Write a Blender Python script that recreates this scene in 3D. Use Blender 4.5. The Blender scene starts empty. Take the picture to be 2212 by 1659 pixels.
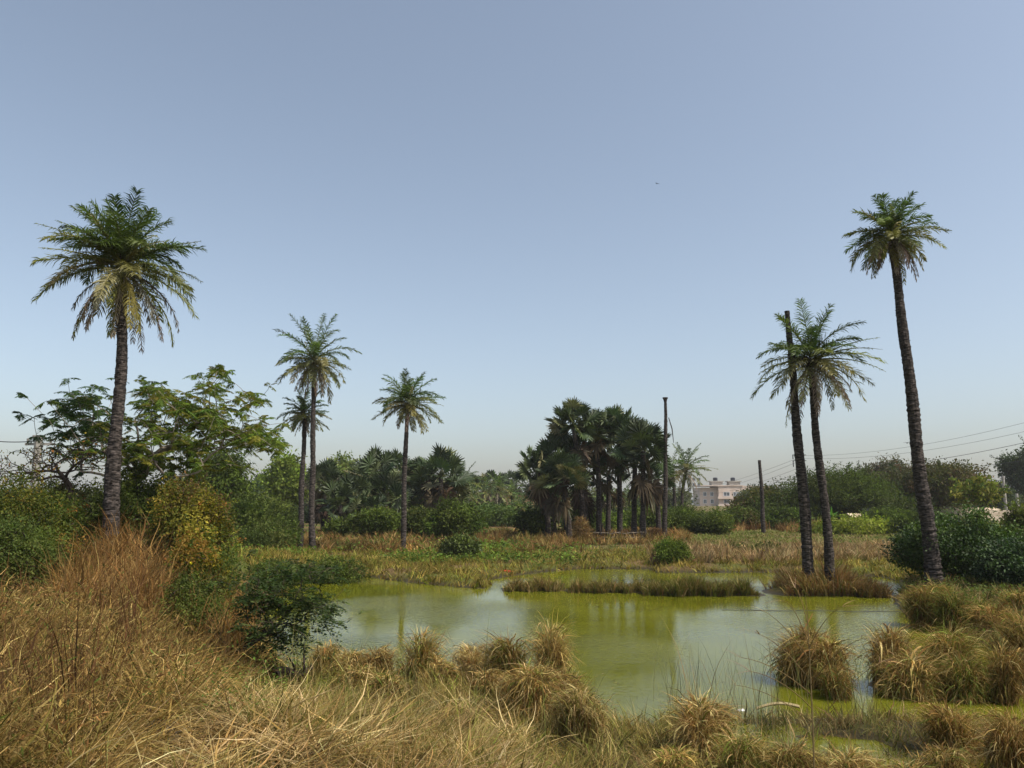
import bpy, math, random
import numpy as np
R = math.radians
PI = math.pi
sc = bpy.context.scene
# ------------------------------------------------------------------ camera, sky, sun, exposure
CAMZ = 3.2
FPX = 1640.0
PITCH = R(8.7)
cd = bpy.data.cameras.new('camera'); cam = bpy.data.objects.new('camera', cd)
sc.collection.objects.link(cam)
cam.location = (0, 0, CAMZ); cam.rotation_euler = (PI / 2 + PITCH, 0, 0)
cd.sensor_width = 36; cd.lens = 36 * FPX / 2212; cd.clip_start = 0.05; cd.clip_end = 6000
sc.camera = cam
SUN_EL, SUN_AZ = R(55), R(118)          # azimuth clockwise from +Y (view direction), so the sun stands to the right
w = bpy.data.worlds.new('World'); sc.world = w; w.use_nodes = True
nt = w.node_tree
sky = nt.nodes.new('ShaderNodeTexSky'); sky.sky_type = 'NISHITA'; sky.sun_disc = False
sky.sun_elevation = SUN_EL; sky.sun_rotation = SUN_AZ
sky.air_density = 1.0; sky.dust_density = 2.5; sky.ozone_density = 1.5; sky.altitude = 0
bg = nt.nodes['Background']; bg.inputs[1].default_value = 0.15
hs = nt.nodes.new('ShaderNodeHueSaturation'); hs.inputs['Saturation'].default_value = 0.74; hs.inputs['Hue'].default_value = 0.494
nt.links.new(sky.outputs[0], hs.inputs['Color']); nt.links.new(hs.outputs[0], bg.inputs[0])
sl = bpy.data.lights.new('sun', 'SUN'); sl.energy = 4.7; sl.angle = R(0.6); sl.color = (1.0, 0.94, 0.84)
so = bpy.data.objects.new('sun', sl); sc.collection.objects.link(so)
so.rotation_euler = (PI / 2 - SUN_EL, 0, PI - SUN_AZ)
so.location = (30, 0, 40)
vs = sc.view_settings
vs.view_transform = 'Standard'; vs.look = 'None'; vs.gamma = 1; vs.use_curve_mapping = False
vs.exposure = 0.20
sc.cycles.max_bounces = 6; sc.cycles.diffuse_bounces = 3; sc.cycles.glossy_bounces = 3
sc.cycles.transmission_bounces = 4; sc.cycles.volume_bounces = 1; sc.cycles.transparent_max_bounces = 8
sc.cycles.caustics_reflective = False; sc.cycles.caustics_refractive = False

# ------------------------------------------------------------------ helpers
def ray(px, py):
    u = (px - 1106) / FPX; v = (829.5 - py) / FPX
    return u, math.cos(PITCH) - v * math.sin(PITCH), math.sin(PITCH) + v * math.cos(PITCH)
def at(px, py, Y):
    u, dy, dz = ray(px, py); s = Y / dy
    return np.array((u * s, Y, CAMZ + dz * s))
def gnd(px, py, z=0.0):
    u, dy, dz = ray(px, py); s = (z - CAMZ) / dz
    return np.array((u * s, dy * s, z))
def mpp(Y): return Y / FPX * 1.0      # metres per photo unit at depth Y

def S(t): return 1 / (1 + np.exp(-np.clip(t, -30, 30)))
_rn = np.random.default_rng(5)
_waves = [(_rn.uniform(-1, 1), _rn.uniform(-1, 1), _rn.uniform(0, 6.28)) for _ in range(14)]
def fnoise(x, y, sc_=1.0, seed=0):
    r = 0
    for i, (a, b, c) in enumerate(_waves):
        k = sc_ * (0.6 + 0.28 * i)
        r = r + np.sin(k * (a * x + b * y) * 1.7 + c + seed * 1.3 * (i + 1)) / (1 + 0.25 * i)
    return r / 4.5

POND_PX = [(618, 1462), (560, 1400), (560, 1330), (610, 1268), (700, 1249), (790, 1245), (830, 1252), (940, 1264),
    (1045, 1272), (1060, 1264), (1050, 1254), (1130, 1241), (1250, 1229), (1400, 1230), (1420, 1238), (1560, 1237), (1700, 1237),
    (1900, 1247), (1975, 1262), (1925, 1292), (1965, 1338), (2070, 1350), (2120, 1398), (2260, 1440), (2420, 1560),
    (2250, 1560), (1900, 1548), (1700, 1552), (1500, 1560), (1400, 1566), (1310, 1556), (1270, 1500), (1215, 1470),
    (1110, 1480), (1060, 1476), (985, 1456), (900, 1470), (850, 1462), (780, 1440), (690, 1448)]
POND = np.array([gnd(a, b)[:2] for a, b in POND_PX])
def cap(px0, py0, px1, py1, r): return (gnd(px0, py0)[:2], gnd(px1, py1)[:2], r)
ISL = [cap(1098, 1272, 1212, 1274, .28), cap(1236, 1276, 1395, 1279, .32), cap(1405, 1281, 1622, 1284, .48),
       cap(1712, 1280, 1860, 1278, 1.05), cap(1860, 1284, 1912, 1286, .3),
       cap(1740, 1472, 1795, 1482, .32), cap(1925, 1484, 1955, 1490, .38), cap(2050, 1484, 2068, 1490, .38), cap(2150, 1492, 2240, 1490, .5)]
def sdist(x, y):
    x = np.asarray(x, float); y = np.asarray(y, float)
    d2 = np.full(x.shape, 1e9); ins = np.zeros(x.shape, bool)
    n = len(POND)
    for i in range(n):
        ax, ay = POND[i]; bx, by = POND[(i + 1) % n]
        ex, ey = bx - ax, by - ay
        t = np.clip(((x - ax) * ex + (y - ay) * ey) / (ex * ex + ey * ey), 0, 1)
        d2 = np.minimum(d2, (x - ax - t * ex) ** 2 + (y - ay - t * ey) ** 2)
        c = ((ay > y) != (by > y)) & (x < ex * (y - ay) / (ey if abs(ey) > 1e-9 else 1e-9) + ax)
        ins ^= c
    d = np.sqrt(d2) * np.where(ins, -1, 1)
    for a, b, r in ISL:
        ex, ey = b - a
        t = np.clip(((x - a[0]) * ex + (y - a[1]) * ey) / (ex * ex + ey * ey + 1e-9), 0, 1)
        d = np.maximum(d, r - np.hypot(x - a[0] - t * ex, y - a[1] - t * ey))
    return d
def H(x, y):
    x = np.asarray(x, float); y = np.asarray(y, float)
    d = sdist(x, y)
    dn = d + 0.14 * fnoise(x, y, 2.2)
    land = 0.30 * (1 - np.exp(-np.maximum(dn, 0) / 0.9))
    z = np.where(dn > 0, land, np.maximum(dn * 0.35, -0.6))
    dp = np.clip(d, 0, 6)
    up = 1 - np.exp(-dp / 1.3)
    mid = 3.6 + 0.17 * y
    m = 1.45 * S((-x - mid) / 0.75) * S((34 - y) / 3.5)
    m += 1.35 * S((4.6 - y - 0.15 * x) / 0.8)
    m += 0.75 * np.exp(-((x + 2.4) / 2.0) ** 2 - ((y - 7.6) / 1.7) ** 2)
    m = m * (1 - .75 * S((-x - .56 * y) / .45) * S((y - 11.5) / 1.0))
    hm_ = S((-x - mid + .8) / .6) * S((24 - y) / 2); m += hm_ * (.26 * fnoise(x, y, 2.0, 4) + .10 * fnoise(x, y, 5, 6))
    nb = S((13.5 - y) / .8) * S((x + 3.2) / .6) * S((y - 7.5) / .5); m += nb * (.13 * fnoise(x, y, 2.6, 8) - .03)
    # marshy flat on the near right
    marsh = S((x - 0.3) / 0.6) * S((13.5 - y) / 0.8) * S((y - 7.6) / 0.6) * (d > 0)
    z = z * (1 - marsh) + marsh * (-0.01 + 0.11 * fnoise(x, y, 2.0, 2))
    z = z + m * np.where(d > 0, up, 0)
    far = np.clip((y - 40) / 60, 0, 1)
    z = z + np.where(d > 0, 0.06 * fnoise(x, y, .9, 1) * np.clip(d, 0, 1) * (1 - marsh) + far * 0.45, 0)
    return z
def Hs(x, y): return float(H(np.array([x]), np.array([y]))[0])

def collection_link(o): sc.collection.objects.link(o)
def tag(o, label=None, cat=None, group=None, kind=None):
    if label: o['label'] = label
    if cat: o['category'] = cat
    if group: o['group'] = group
    if kind: o['kind'] = kind
    return o
def empty(name, loc, label, cat, group=None, rz=0):
    o = bpy.data.objects.new(name, None); o.empty_display_size = 0.2
    o.location = tuple(map(float, loc)); o.rotation_euler = (0, 0, rz); collection_link(o)
    return tag(o, label, cat, group)

class Geo:
    def __init__(s): s.V = []; s.F = []; s.C = []; s.n = 0
    def add(s, V, F, C):
        V = np.asarray(V, float).reshape(-1, 3); F = np.asarray(F, np.int64).reshape(-1, 4)
        C = np.asarray(C, float)
        if C.ndim == 1: C = np.tile(C, (len(V), 1))
        s.V.append(V); s.F.append(F + s.n); s.C.append(C); s.n += len(V)
    def build(s, name, mat, parent=None, loc=None, smooth=False):
        V = np.concatenate(s.V); F = np.concatenate(s.F); C = np.concatenate(s.C)
        me = bpy.data.meshes.new(name)
        me.vertices.add(len(V)); me.vertices.foreach_set('co', V.astype(np.float32).ravel())
        me.loops.add(F.size); me.loops.foreach_set('vertex_index', F.astype(np.int32).ravel())
        me.polygons.add(len(F)); me.polygons.foreach_set('loop_start', np.arange(0, F.size, 4, dtype=np.int32))
        if smooth: me.polygons.foreach_set('use_smooth', np.ones(len(F), bool))
        else: me.polygons.foreach_set('use_smooth', np.zeros(len(F), bool))
        me.update(calc_edges=True)
        ca = me.color_attributes.new('tint', 'FLOAT_COLOR', 'POINT')
        ca.data.foreach_set('color', np.concatenate([C, np.ones((len(C), 1))], 1).astype(np.float32).ravel())
        me.materials.append(mat)
        o = bpy.data.objects.new(name, me); collection_link(o)
        if parent is not None: o.parent = parent
        if loc is not None: o.location = tuple(map(float, loc))
        return o
def nrm(a): return a / (np.linalg.norm(a, axis=-1, keepdims=True) + 1e-9)

def pal(rng, n, cols, wts, jit=0.18):
    cols = np.array(cols, float); wts = np.array(wts, float); wts /= wts.sum()
    c = cols[rng.choice(len(cols), n, p=wts)]
    return np.clip(c * (1 + jit * rng.standard_normal((n, 1))) * (1 + 0.06 * rng.standard_normal((n, 3))), 0.004, 0.9)

def blades(g, rng, base, az, th0, bend, L, wd, col, nseg=4, wig=0.0, kpow=1.3):
    N = len(base)
    t = (np.arange(nseg) + 0.5) / nseg
    th = th0[:, None] + bend[:, None] * t[None] ** kpow
    if wig: th = th + wig * rng.standard_normal((N, nseg))
    a = az[:, None] + (wig * 1.2 * np.cumsum(rng.standard_normal((N, nseg)), 1) if wig else 0)
    d = np.stack([np.sin(th) * np.cos(a), np.sin(th) * np.sin(a), np.cos(th)], -1) * (L / nseg)[:, None, None]
    P = np.concatenate([np.zeros((N, 1, 3)), np.cumsum(d, 1)], 1) + base[:, None]
    roll = rng.uniform(0, PI, N)
    wd = wd * np.clip(np.exp(rng.normal(-.1, .5, N)), .4, 3)
    side = np.stack([np.cos(roll), np.sin(roll), 0.25 * rng.standard_normal(N)], -1)
    tt = np.linspace(0, 1, nseg + 1)
    prof = (1 - 0.92 * tt ** 2)
    o = side[:, None] * (wd[:, None] * prof[None] / 2)[..., None]
    V = np.stack([P - o, P + o], 2).reshape(N, -1, 3)
    m = (nseg + 1) * 2
    q = np.array([[2 * k, 2 * k + 1, 2 * k + 3, 2 * k + 2] for k in range(nseg)])
    F = (q[None] + (np.arange(N) * m)[:, None, None]).reshape(-1, 4)
    g.add(V.reshape(-1, 3), F, np.repeat(col, m, 0))

def leaves(g, rng, P, D, size, col, wr=0.45, droop=0.0, flat=0.5):
    """rhombic leaves at P pointing along D; flat = how horizontal the blade lies"""
    N = len(P)
    D = nrm(D + np.array([0, 0, -droop]))
    up = nrm(np.stack([np.zeros(N), np.zeros(N), np.ones(N)], -1) * flat + rng.standard_normal((N, 3)) * 0.5)
    s = nrm(np.cross(D, up)); s_ = size[:, None]
    nn = np.cross(s, D)
    mid = P + D * s_ * 0.45
    V = np.stack([P, mid + s * s_ * wr / 2 + nn * s_ * .06, P + D * s_, mid - s * s_ * wr / 2 + nn * s_ * .06], 1)
    F = np.arange(N * 4).reshape(N, 4)
    g.add(V.reshape(-1, 3), F, np.repeat(col, 4, 0))

def tube(g, pts, rad, n, col, jit=0.0, rng=None, cap_=False):
    pts = np.asarray(pts, float); m = len(pts)
    rad = np.asarray(rad, float) * np.ones(m)
    tan = nrm(np.gradient(pts, axis=0))
    ref = np.array([0.0, 0.0, 1.0]) if abs(tan[0][2]) < 0.8 else np.array([1.0, 0, 0])
    s = nrm(np.cross(tan, ref)); b = np.cross(tan, s)
    a = np.linspace(0, 2 * PI, n, endpoint=False)
    rr = rad[:, None] * (1 + (jit * rng.standard_normal((m, n)) if jit else 0))
    V = pts[:, None] + rr[..., None] * (np.cos(a)[None, :, None] * s[:, None] + np.sin(a)[None, :, None] * b[:, None])
    i = np.arange(m - 1)[:, None] * n; k = np.arange(n)[None]; k2 = (k + 1) % n
    F = np.stack([i + k, i + k2, i + n + k2, i + n + k], -1).reshape(-1, 4)
    V = V.reshape(-1, 3)
    g.add(V, F, np.asarray(col, float))
    if cap_:
        c0 = g.n
        ring = V[-n:]; cen = ring.mean(0)
        VV = np.concatenate([ring, cen[None]], 0)
        g.add(VV, [[k, (k + 1) % n, n, n] if False else [k, (k + 1) % n, (k + 2) % n, n] for k in range(0, n - 1, 2)], np.asarray(col, float))

def box(g, x0, x1, y0, y1, z0, z1, col=(0.5, 0.5, 0.5), M=None):
    V = np.array([[x, y, z] for x in (x0, x1) for y in (y0, y1) for z in (z0, z1)], float)
    if M is not None: V = V @ np.asarray(M).T
    F = [[0, 1, 3, 2], [4, 6, 7, 5], [0, 4, 5, 1], [2, 3, 7, 6], [0, 2, 6, 4], [1, 5, 7, 3]]
    g.add(V, F, np.array(col, float))

# ------------------------------------------------------------------ materials
def leaf_mat(name, transl=0.3, rough=0.6, spec=0.25, tsat=1.0, jit=0.0):
    m = bpy.data.materials.new(name); m.use_nodes = True
    n = m.node_tree.nodes; l = m.node_tree.links
    p = n['Principled BSDF']; out = n['Material Output']
    a = n.new('ShaderNodeAttribute'); a.attribute_name = 'tint'
    l.new(a.outputs['Color'], p.inputs['Base Color'])
    p.inputs['Roughness'].default_value = rough; p.inputs['Specular IOR Level'].default_value = spec
    if transl > 0:
        t = n.new('ShaderNodeBsdfTranslucent')
        mul = n.new('ShaderNodeMixRGB'); mul.blend_type = 'MULTIPLY'; mul.inputs[0].default_value = 1
        mul.inputs[2].default_value = (1.25, 1.35, 0.7, 1) if tsat > 0.5 else (1.1, 1.0, 0.8, 1)
        l.new(a.outputs['Color'], mul.inputs[1]); l.new(mul.outputs[0], t.inputs['Color'])
        mx = n.new('ShaderNodeMixShader'); mx.inputs[0].default_value = transl
        l.new(p.outputs[0], mx.inputs[1]); l.new(t.outputs[0], mx.inputs[2]); l.new(mx.outputs[0], out.inputs[0])
    return m
M_leaf = leaf_mat('leaf', 0.35, 0.7, 0.12)
M_glossy = leaf_mat('glossy_leaf', 0.2, 0.55, 0.22)
M_palm = leaf_mat('palm_leaf', 0.3, 0.5, 0.35)
M_fan = leaf_mat('fan_palm_leaf', 0.14, 0.55, 0.25)
M_grass = leaf_mat('dry_grass', 0.3, 0.8, 0.08, 0)
M_twig = leaf_mat('twig_bark', 0.0, 0.85, 0.2)

def noise_mat(name, c1, c2, scale=(4, 4, 4), rough=0.85, bump=0.3, c3=None, detail=6, use_tint=False, bdist=0.02):
    m = bpy.data.materials.new(name); m.use_nodes = True
    n = m.node_tree.nodes; l = m.node_tree.links; p = n['Principled BSDF']
    tc = n.new('ShaderNodeTexCoord'); mp = n.new('ShaderNodeMapping'); mp.inputs['Scale'].default_value = scale
    nz = n.new('ShaderNodeTexNoise'); nz.inputs['Scale'].default_value = 1; nz.inputs['Detail'].default_value = detail
    l.new(tc.outputs['Object'], mp.inputs[0]); l.new(mp.outputs[0], nz.inputs['Vector'])
    cr = n.new('ShaderNodeValToRGB'); e = cr.color_ramp.elements
    e[0].position = 0.35; e[0].color = (*c1, 1); e[1].position = 0.68; e[1].color = (*c2, 1)
    if c3: x = e.new(0.5); x.color = (*c3, 1)
    l.new(nz.outputs[0], cr.inputs[0]); l.new(cr.outputs[0], p.inputs['Base Color'])
    p.inputs['Roughness'].default_value = rough; p.inputs['Specular IOR Level'].default_value = 0.2
    b = n.new('ShaderNodeBump'); b.inputs['Strength'].default_value = bump; b.inputs['Distance'].default_value = bdist
    l.new(nz.outputs[0], b.inputs['Height']); l.new(b.outputs[0], p.inputs['Normal'])
    return m
M_bark = noise_mat('palm_bark', (0.012, 0.010, 0.009), (0.11, 0.09, 0.08), (7, 7, 22), 0.9, 0.8, (0.04, 0.032, 0.027), bdist=0.04)
M_barkpale = noise_mat('pale_bark', (0.10, 0.08, 0.06), (0.30, 0.25, 0.19), (6, 6, 3), 0.9, 0.4)
M_barkdark = noise_mat('dark_bark', (0.02, 0.014, 0.010), (0.09, 0.065, 0.05), (6, 6, 3), 0.9, 0.4)
M_concrete = noise_mat('concrete', (0.22, 0.20, 0.17), (0.42, 0.40, 0.36), (3, 3, 5), 0.9, 0.2)
M_pink = noise_mat('hazed_pink_plaster', (0.48, 0.38, 0.31), (0.58, 0.47, 0.40), (.4, .4, .2), 0.9, 0.05)  # pink plaster, paled so part of the distance haze sits in its colour
M_white = noise_mat('white_plaster', (0.55, 0.57, 0.6), (0.68, 0.70, 0.72), (.4, .4, .2), 0.9, 0.05)
M_roof = noise_mat('cream_sheet_roof', (0.42, 0.32, 0.22), (0.62, 0.52, 0.38), (1.5, .6, .6), 0.7, 0.2)
M_wallb = noise_mat('brown_wall', (0.10, 0.06, 0.04), (0.17, 0.11, 0.075), (1, 1, 2), 0.9, 0.2)
M_dark = noise_mat('dark_plastic', (0.01, 0.011, 0.016), (0.03, 0.032, 0.045), (9, 9, 9), 0.5, 0.3)
M_glass = noise_mat('window_glass', (0.05, 0.06, 0.07), (0.10, 0.11, 0.12), (1, 1, 1), 0.2, 0.0)
M_blue = noise_mat('blue_paint', (0.06, 0.16, 0.35), (0.10, 0.22, 0.42), (1, 1, 1), 0.6, 0.0)
M_red = noise_mat('red_plastic', (0.5, 0.04, 0.02), (0.65, 0.08, 0.04), (9, 9, 9), 0.5, 0.1)
M_bag = noise_mat('white_plastic', (0.6, 0.58, 0.54), (0.8, 0.79, 0.76), (9, 9, 9), 0.4, 0.2)
M_yel = noise_mat('yellow_sack', (0.42, 0.27, 0.03), (0.62, 0.45, 0.08), (14, 14, 14), 0.6, 0.3)
M_wire = noise_mat('wire', (0.03, 0.03, 0.035), (0.05, 0.05, 0.055), (1, 1, 1), 0.6, 0.0)
M_feather = noise_mat('dark_feather', (0.012, 0.012, 0.013), (0.03, 0.03, 0.03), (9, 9, 9), 0.8, 0.0)

# ground: soil, straw litter and low green in patches
def ground_mat():
    m = bpy.data.materials.new('ground'); m.use_nodes = True
    n = m.node_tree.nodes; l = m.node_tree.links; p = n['Principled BSDF']
    tc = n.new('ShaderNodeTexCoord')
    def noise(s, d=6, r=0.6):
        q = n.new('ShaderNodeTexNoise'); q.inputs['Scale'].default_value = s; q.inputs['Detail'].default_value = d
        q.inputs['Roughness'].default_value = r; l.new(tc.outputs['Object'], q.inputs['Vector']); return q
    def ramp(src, stops):
        c = n.new('ShaderNodeValToRGB'); e = c.color_ramp.elements
        e[0].position, e[0].color = stops[0][0], (*stops[0][1], 1); e[1].position, e[1].color = stops[-1][0], (*stops[-1][1], 1)
        for a, b in stops[1:-1]: x = e.new(a); x.color = (*b, 1)
        l.new(src, c.inputs[0]); return c
    fine = ramp(noise(9, 8, .7).outputs[0], [(0.3, (0.035, 0.022, 0.012)), (0.5, (0.11, 0.07, 0.03)), (0.7, (0.24, 0.17, 0.08))])
    grn = ramp(noise(14, 8, .7).outputs[0], [(0.3, (0.03, 0.035, 0.008)), (0.7, (0.13, 0.14, 0.03))])
    pm = ramp(noise(0.22, 4, .6).outputs[0], [(0.45, (0, 0, 0)), (0.58, (1, 1, 1))])
    mx = n.new('ShaderNodeMixRGB'); l.new(pm.outputs[0], mx.inputs[0]); l.new(fine.outputs[0], mx.inputs[1]); l.new(grn.outputs[0], mx.inputs[2])
    ge = n.new('ShaderNodeNewGeometry'); sx = n.new('ShaderNodeSeparateXYZ'); l.new(ge.outputs['Position'], sx.inputs[0])
    mr = n.new('ShaderNodeMapRange'); mr.inputs[1].default_value = 0.05; mr.inputs[2].default_value = 0.15; l.new(sx.outputs[2], mr.inputs[0])
    mw = n.new('ShaderNodeMixRGB'); l.new(mr.outputs[0], mw.inputs[0]); mw.inputs[1].default_value = (0.045, 0.036, 0.016, 1); l.new(mx.outputs[0], mw.inputs[2])
    rr_ = n.new('ShaderNodeMapRange'); rr_.inputs[1].default_value = 0.03; rr_.inputs[2].default_value = 0.12; rr_.inputs[3].default_value = 0.35; rr_.inputs[4].default_value = 0.95
    l.new(sx.outputs[2], rr_.inputs[0]); l.new(rr_.outputs[0], p.inputs['Roughness'])
    l.new(mw.outputs[0], p.inputs['Base Color'])
    p.inputs['Specular IOR Level'].default_value = 0.1
    b = n.new('ShaderNodeBump'); b.inputs['Strength'].default_value = 0.8; b.inputs['Distance'].default_value = 0.06
    l.new(noise(12, 8, .8).outputs[0], b.inputs['Height']); l.new(b.outputs[0], p.inputs['Normal'])
    return m
M_ground = ground_mat()

def water_mat():
    m = bpy.data.materials.new('algae_water'); m.use_nodes = True
    n = m.node_tree.nodes; l = m.node_tree.links; p = n['Principled BSDF']
    tc = n.new('ShaderNodeTexCoord')
    nz = n.new('ShaderNodeTexNoise'); nz.inputs['Scale'].default_value = 0.25; nz.inputs['Detail'].default_value = 4
    l.new(tc.outputs['Object'], nz.inputs['Vector'])
    cr = n.new('ShaderNodeValToRGB'); e = cr.color_ramp.elements
    e[0].position = 0.35; e[0].color = (0.082, 0.086, 0.004, 1); e[1].position = 0.65; e[1].color = (0.115, 0.119, 0.008, 1)
    l.new(nz.outputs[0], cr.inputs[0]); l.new(cr.outputs[0], p.inputs['Base Color'])
    p.inputs['Subsurface Weight'].default_value = 0.9; p.inputs['Subsurface Radius'].default_value = (1, 1, .6); p.inputs['Subsurface Scale'].default_value = 0.9
    p.inputs['Roughness'].default_value = 0.025; p.inputs['IOR'].default_value = 1.33; p.inputs['Specular IOR Level'].default_value = 0.28
    mp = n.new('ShaderNodeMapping'); mp.inputs['Scale'].default_value = (4.0, 7.0, 1); mp.inputs['Rotation'].default_value = (0, 0, R(12))
    l.new(tc.outputs['Object'], mp.inputs[0])
    w1 = n.new('ShaderNodeTexNoise'); w1.inputs['Scale'].default_value = 1.6; w1.inputs['Detail'].default_value = 3
    l.new(mp.outputs[0], w1.inputs['Vector'])
    ms = n.new('ShaderNodeTexNoise'); ms.inputs['Scale'].default_value = 0.16; ms.inputs['Detail'].default_value = 2
    l.new(tc.outputs['Object'], ms.inputs['Vector'])
    rm = n.new('ShaderNodeMapRange'); rm.inputs[1].default_value = 0.42; rm.inputs[2].default_value = 0.62
    rm.inputs[3].default_value = 0.10; rm.inputs[4].default_value = 0.62
    l.new(ms.outputs[0], rm.inputs[0])
    b = n.new('ShaderNodeBump'); b.inputs['Distance'].default_value = 0.02
    l.new(rm.outputs[0], b.inputs['Strength']); l.new(w1.outputs[0], b.inputs['Height']); l.new(b.outputs[0], p.inputs['Normal'])
    return m
M_water = water_mat()

# ------------------------------------------------------------------ ground and water
def spaced(lo, hi, a, b, fine, mid, grow):
    out = list(np.arange(a, b, fine))
    v, s = b, fine
    while v < hi:
        out.append(v); s = min(s * grow, 60); v += s
    out.append(hi); v, s = a - fine, fine; left = []
    while v > lo:
        left.append(v); s = min(s * grow, 60); v -= s
    left.append(lo)
    return np.array(left[::-1] + out)
xs = spaced(-1600, 1600, -14, 18, 0.16, 1, 1.07)
ys = spaced(-60, 2400, 3, 42, 0.16, 1, 1.07)
X, Y_ = np.meshgrid(xs, ys)
Z = H(X, Y_)
nx, ny = len(xs), len(ys)
ii = np.arange(ny - 1)[:, None] * nx; jj = np.arange(nx - 1)[None]
g = Geo(); g.add(np.stack([X, Y_, Z], -1).reshape(-1, 3), np.stack([ii + jj, ii + jj + 1, ii + nx + jj + 1, ii + nx + jj], -1).reshape(-1, 4), (0.1, 0.1, 0.1))
o = g.build('ground', M_ground, smooth=True); tag(o, kind='structure')
g = Geo(); g.add([[-13, 4.5, 0], [34, 4.5, 0], [34, 42, 0], [-13, 42, 0]], [[0, 1, 2, 3]], (0.1, 0.1, 0.1))
o = g.build('pond_water', M_water); tag(o, kind='structure')

# ------------------------------------------------------------------ branching skeleton
def grow(rng, root_pts, tips, bow=0.12, r0=0.1, rt=0.006, step=0.5, pw=0.45):
    """root_pts: polyline of the trunk; tips: points to be reached. returns list of (pts, radii)"""
    nodes = [np.array(p, float) for p in root_pts]; par = [-1] + list(range(len(root_pts) - 1))
    load = [0.0] * len(nodes); paths = [list(range(len(nodes)))]
    root = nodes[0]
    order = np.argsort([np.linalg.norm(t - nodes[-1]) for t in tips])
    depth = [0.0]
    for i in range(1, len(nodes)): depth.append(depth[-1] + np.linalg.norm(nodes[i] - nodes[i - 1]))
    for oi in order:
        t = tips[oi]
        A = np.array(nodes); dd = np.linalg.norm(A - t, axis=1)
        toroot = np.linalg.norm(t - root)
        cost = dd + 0.25 * np.array(depth) + np.where(A[:, 2] > t[2] + 0.1, 0.6 * (A[:, 2] - t[2]), 0)
        cost[0] += 5
        k = int(np.argmin(cost)); a = A[k]; L = np.linalg.norm(t - a)
        m = max(2, int(L / step) + 1)
        path = [k]; pdir = (a - nodes[par[k]]) if par[k] >= 0 else np.array([0, 0, 1.0]); pdir = pdir / (np.linalg.norm(pdir) + 1e-6)
        off = rng.standard_normal(3) * L * bow * 0.6
        for s in range(1, m + 1):
            u = s / m
            p = a * (1 - u) + t * u + (pdir * L * 0.28 + off) * (u * (1 - u) ** 1.0) * 1.2
            nodes.append(p); par.append(path[-1]); load.append(0.0)
            depth.append(depth[path[-1]] + L / m); path.append(len(nodes) - 1)
        paths.append(path)
        j = path[-1]
        while j >= 0: load[j] += 1; j = par[j]
    tot = max(load[0], 1)
    rad = [max(rt, r0 * (l_ / tot) ** pw) for l_ in load]
    out = []
    for p in paths:
        rr = [rad[i] for i in p]
        if len(p) > 1 and p is not paths[0]: rr[0] = rr[1]
        out.append((np.array([nodes[i] for i in p]), rr))
    return out
def branches(g, rng, sk, col, n=5):
    for pts, rr in sk:
        if len(pts) >= 2: tube(g, pts, rr, n if max(rr) > 0.02 else 3, col)

def lump_field(rng, c, rad, n, small=(0.3, 0.5), flatbase=0.3):
    out = []
    while len(out) < n:
        p = rng.uniform(-1, 1, 3)
        if p[0] ** 2 + p[1] ** 2 > 0.9 or abs(p[2]) > .88 * (1.12 - (p[0] ** 2 + p[1] ** 2)): continue
        if p[2] < -0.6 + flatbase: p[2] *= 0.5
        k = rng.uniform(*small)
        out.append((c + p * rad, k * rad * rng.uniform(0.8, 1.2, 3)))
    return out
def lump_leaves(g, rng, lumps, ncl, per, cr, size, cols, wts, droop=0.2, flat=0.5, wr=0.5, patch=None, spray=0.12):
    wl = np.array([l[1].prod() ** (2 / 3) for l in lumps]); wl /= wl.sum()
    idx = rng.choice(len(lumps), ncl, p=wl)
    C = np.array([l[0] for l in lumps])[idx]; Rr = np.array([l[1] for l in lumps])[idx]
    d = nrm(rng.standard_normal((ncl, 3)) + np.array([0, 0, 0.25]))
    rr = rng.uniform(0.55, 1.02, ncl) ** 0.7
    rr = np.where(rng.random(ncl) < spray + .1, rng.uniform(1.05, 1.35, ncl), rr)
    P0 = C + d * Rr * rr[:, None]
    # each lump may lean to one hue
    hue = rng.random(len(lumps))[idx]
    P = np.repeat(P0, per, 0) + rng.standard_normal((ncl * per, 3)) * cr
    D = nrm(np.repeat(d, per, 0) * 0.7 + rng.standard_normal((ncl * per, 3)) * 0.7)
    col = pal(rng, ncl, cols, wts, 0.22)
    lc = pal(rng, len(lumps), cols, wts, .2)[idx]; col = (col * .35 + lc * .65) * np.exp(rng.normal(0, .16, (len(lumps), 1)))[idx]
    col = np.repeat(col, per, 0) * (1 + 0.14 * rng.standard_normal((ncl * per, 1))); col = np.clip(col, 0.004, .9)
    sz = size * rng.uniform(0.6, 1.3, ncl * per)
    leaves(g, rng, P, D, sz, col, wr, droop, flat)
    return P0

DK = [(0.028, 0.042, 0.010), (0.045, 0.062, 0.014), (0.066, 0.085, 0.018)]
MD = [(0.070, 0.098, 0.017), (0.10, 0.135, 0.024), (0.045, 0.06, 0.013)]
BR = [(0.14, 0.19, 0.03), (0.19, 0.24, 0.045), (0.09, 0.12, 0.02)]
OL = [(0.09, 0.10, 0.025), (0.13, 0.13, 0.035), (0.055, 0.06, 0.02)]
RB = [(0.10, 0.06, 0.03), (0.14, 0.075, 0.04), (0.06, 0.065, 0.02)]
YL = [(0.12, 0.14, 0.02), (0.25, 0.20, 0.028), (0.28, 0.13, 0.03), (0.05, 0.075, 0.015)]

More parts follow.
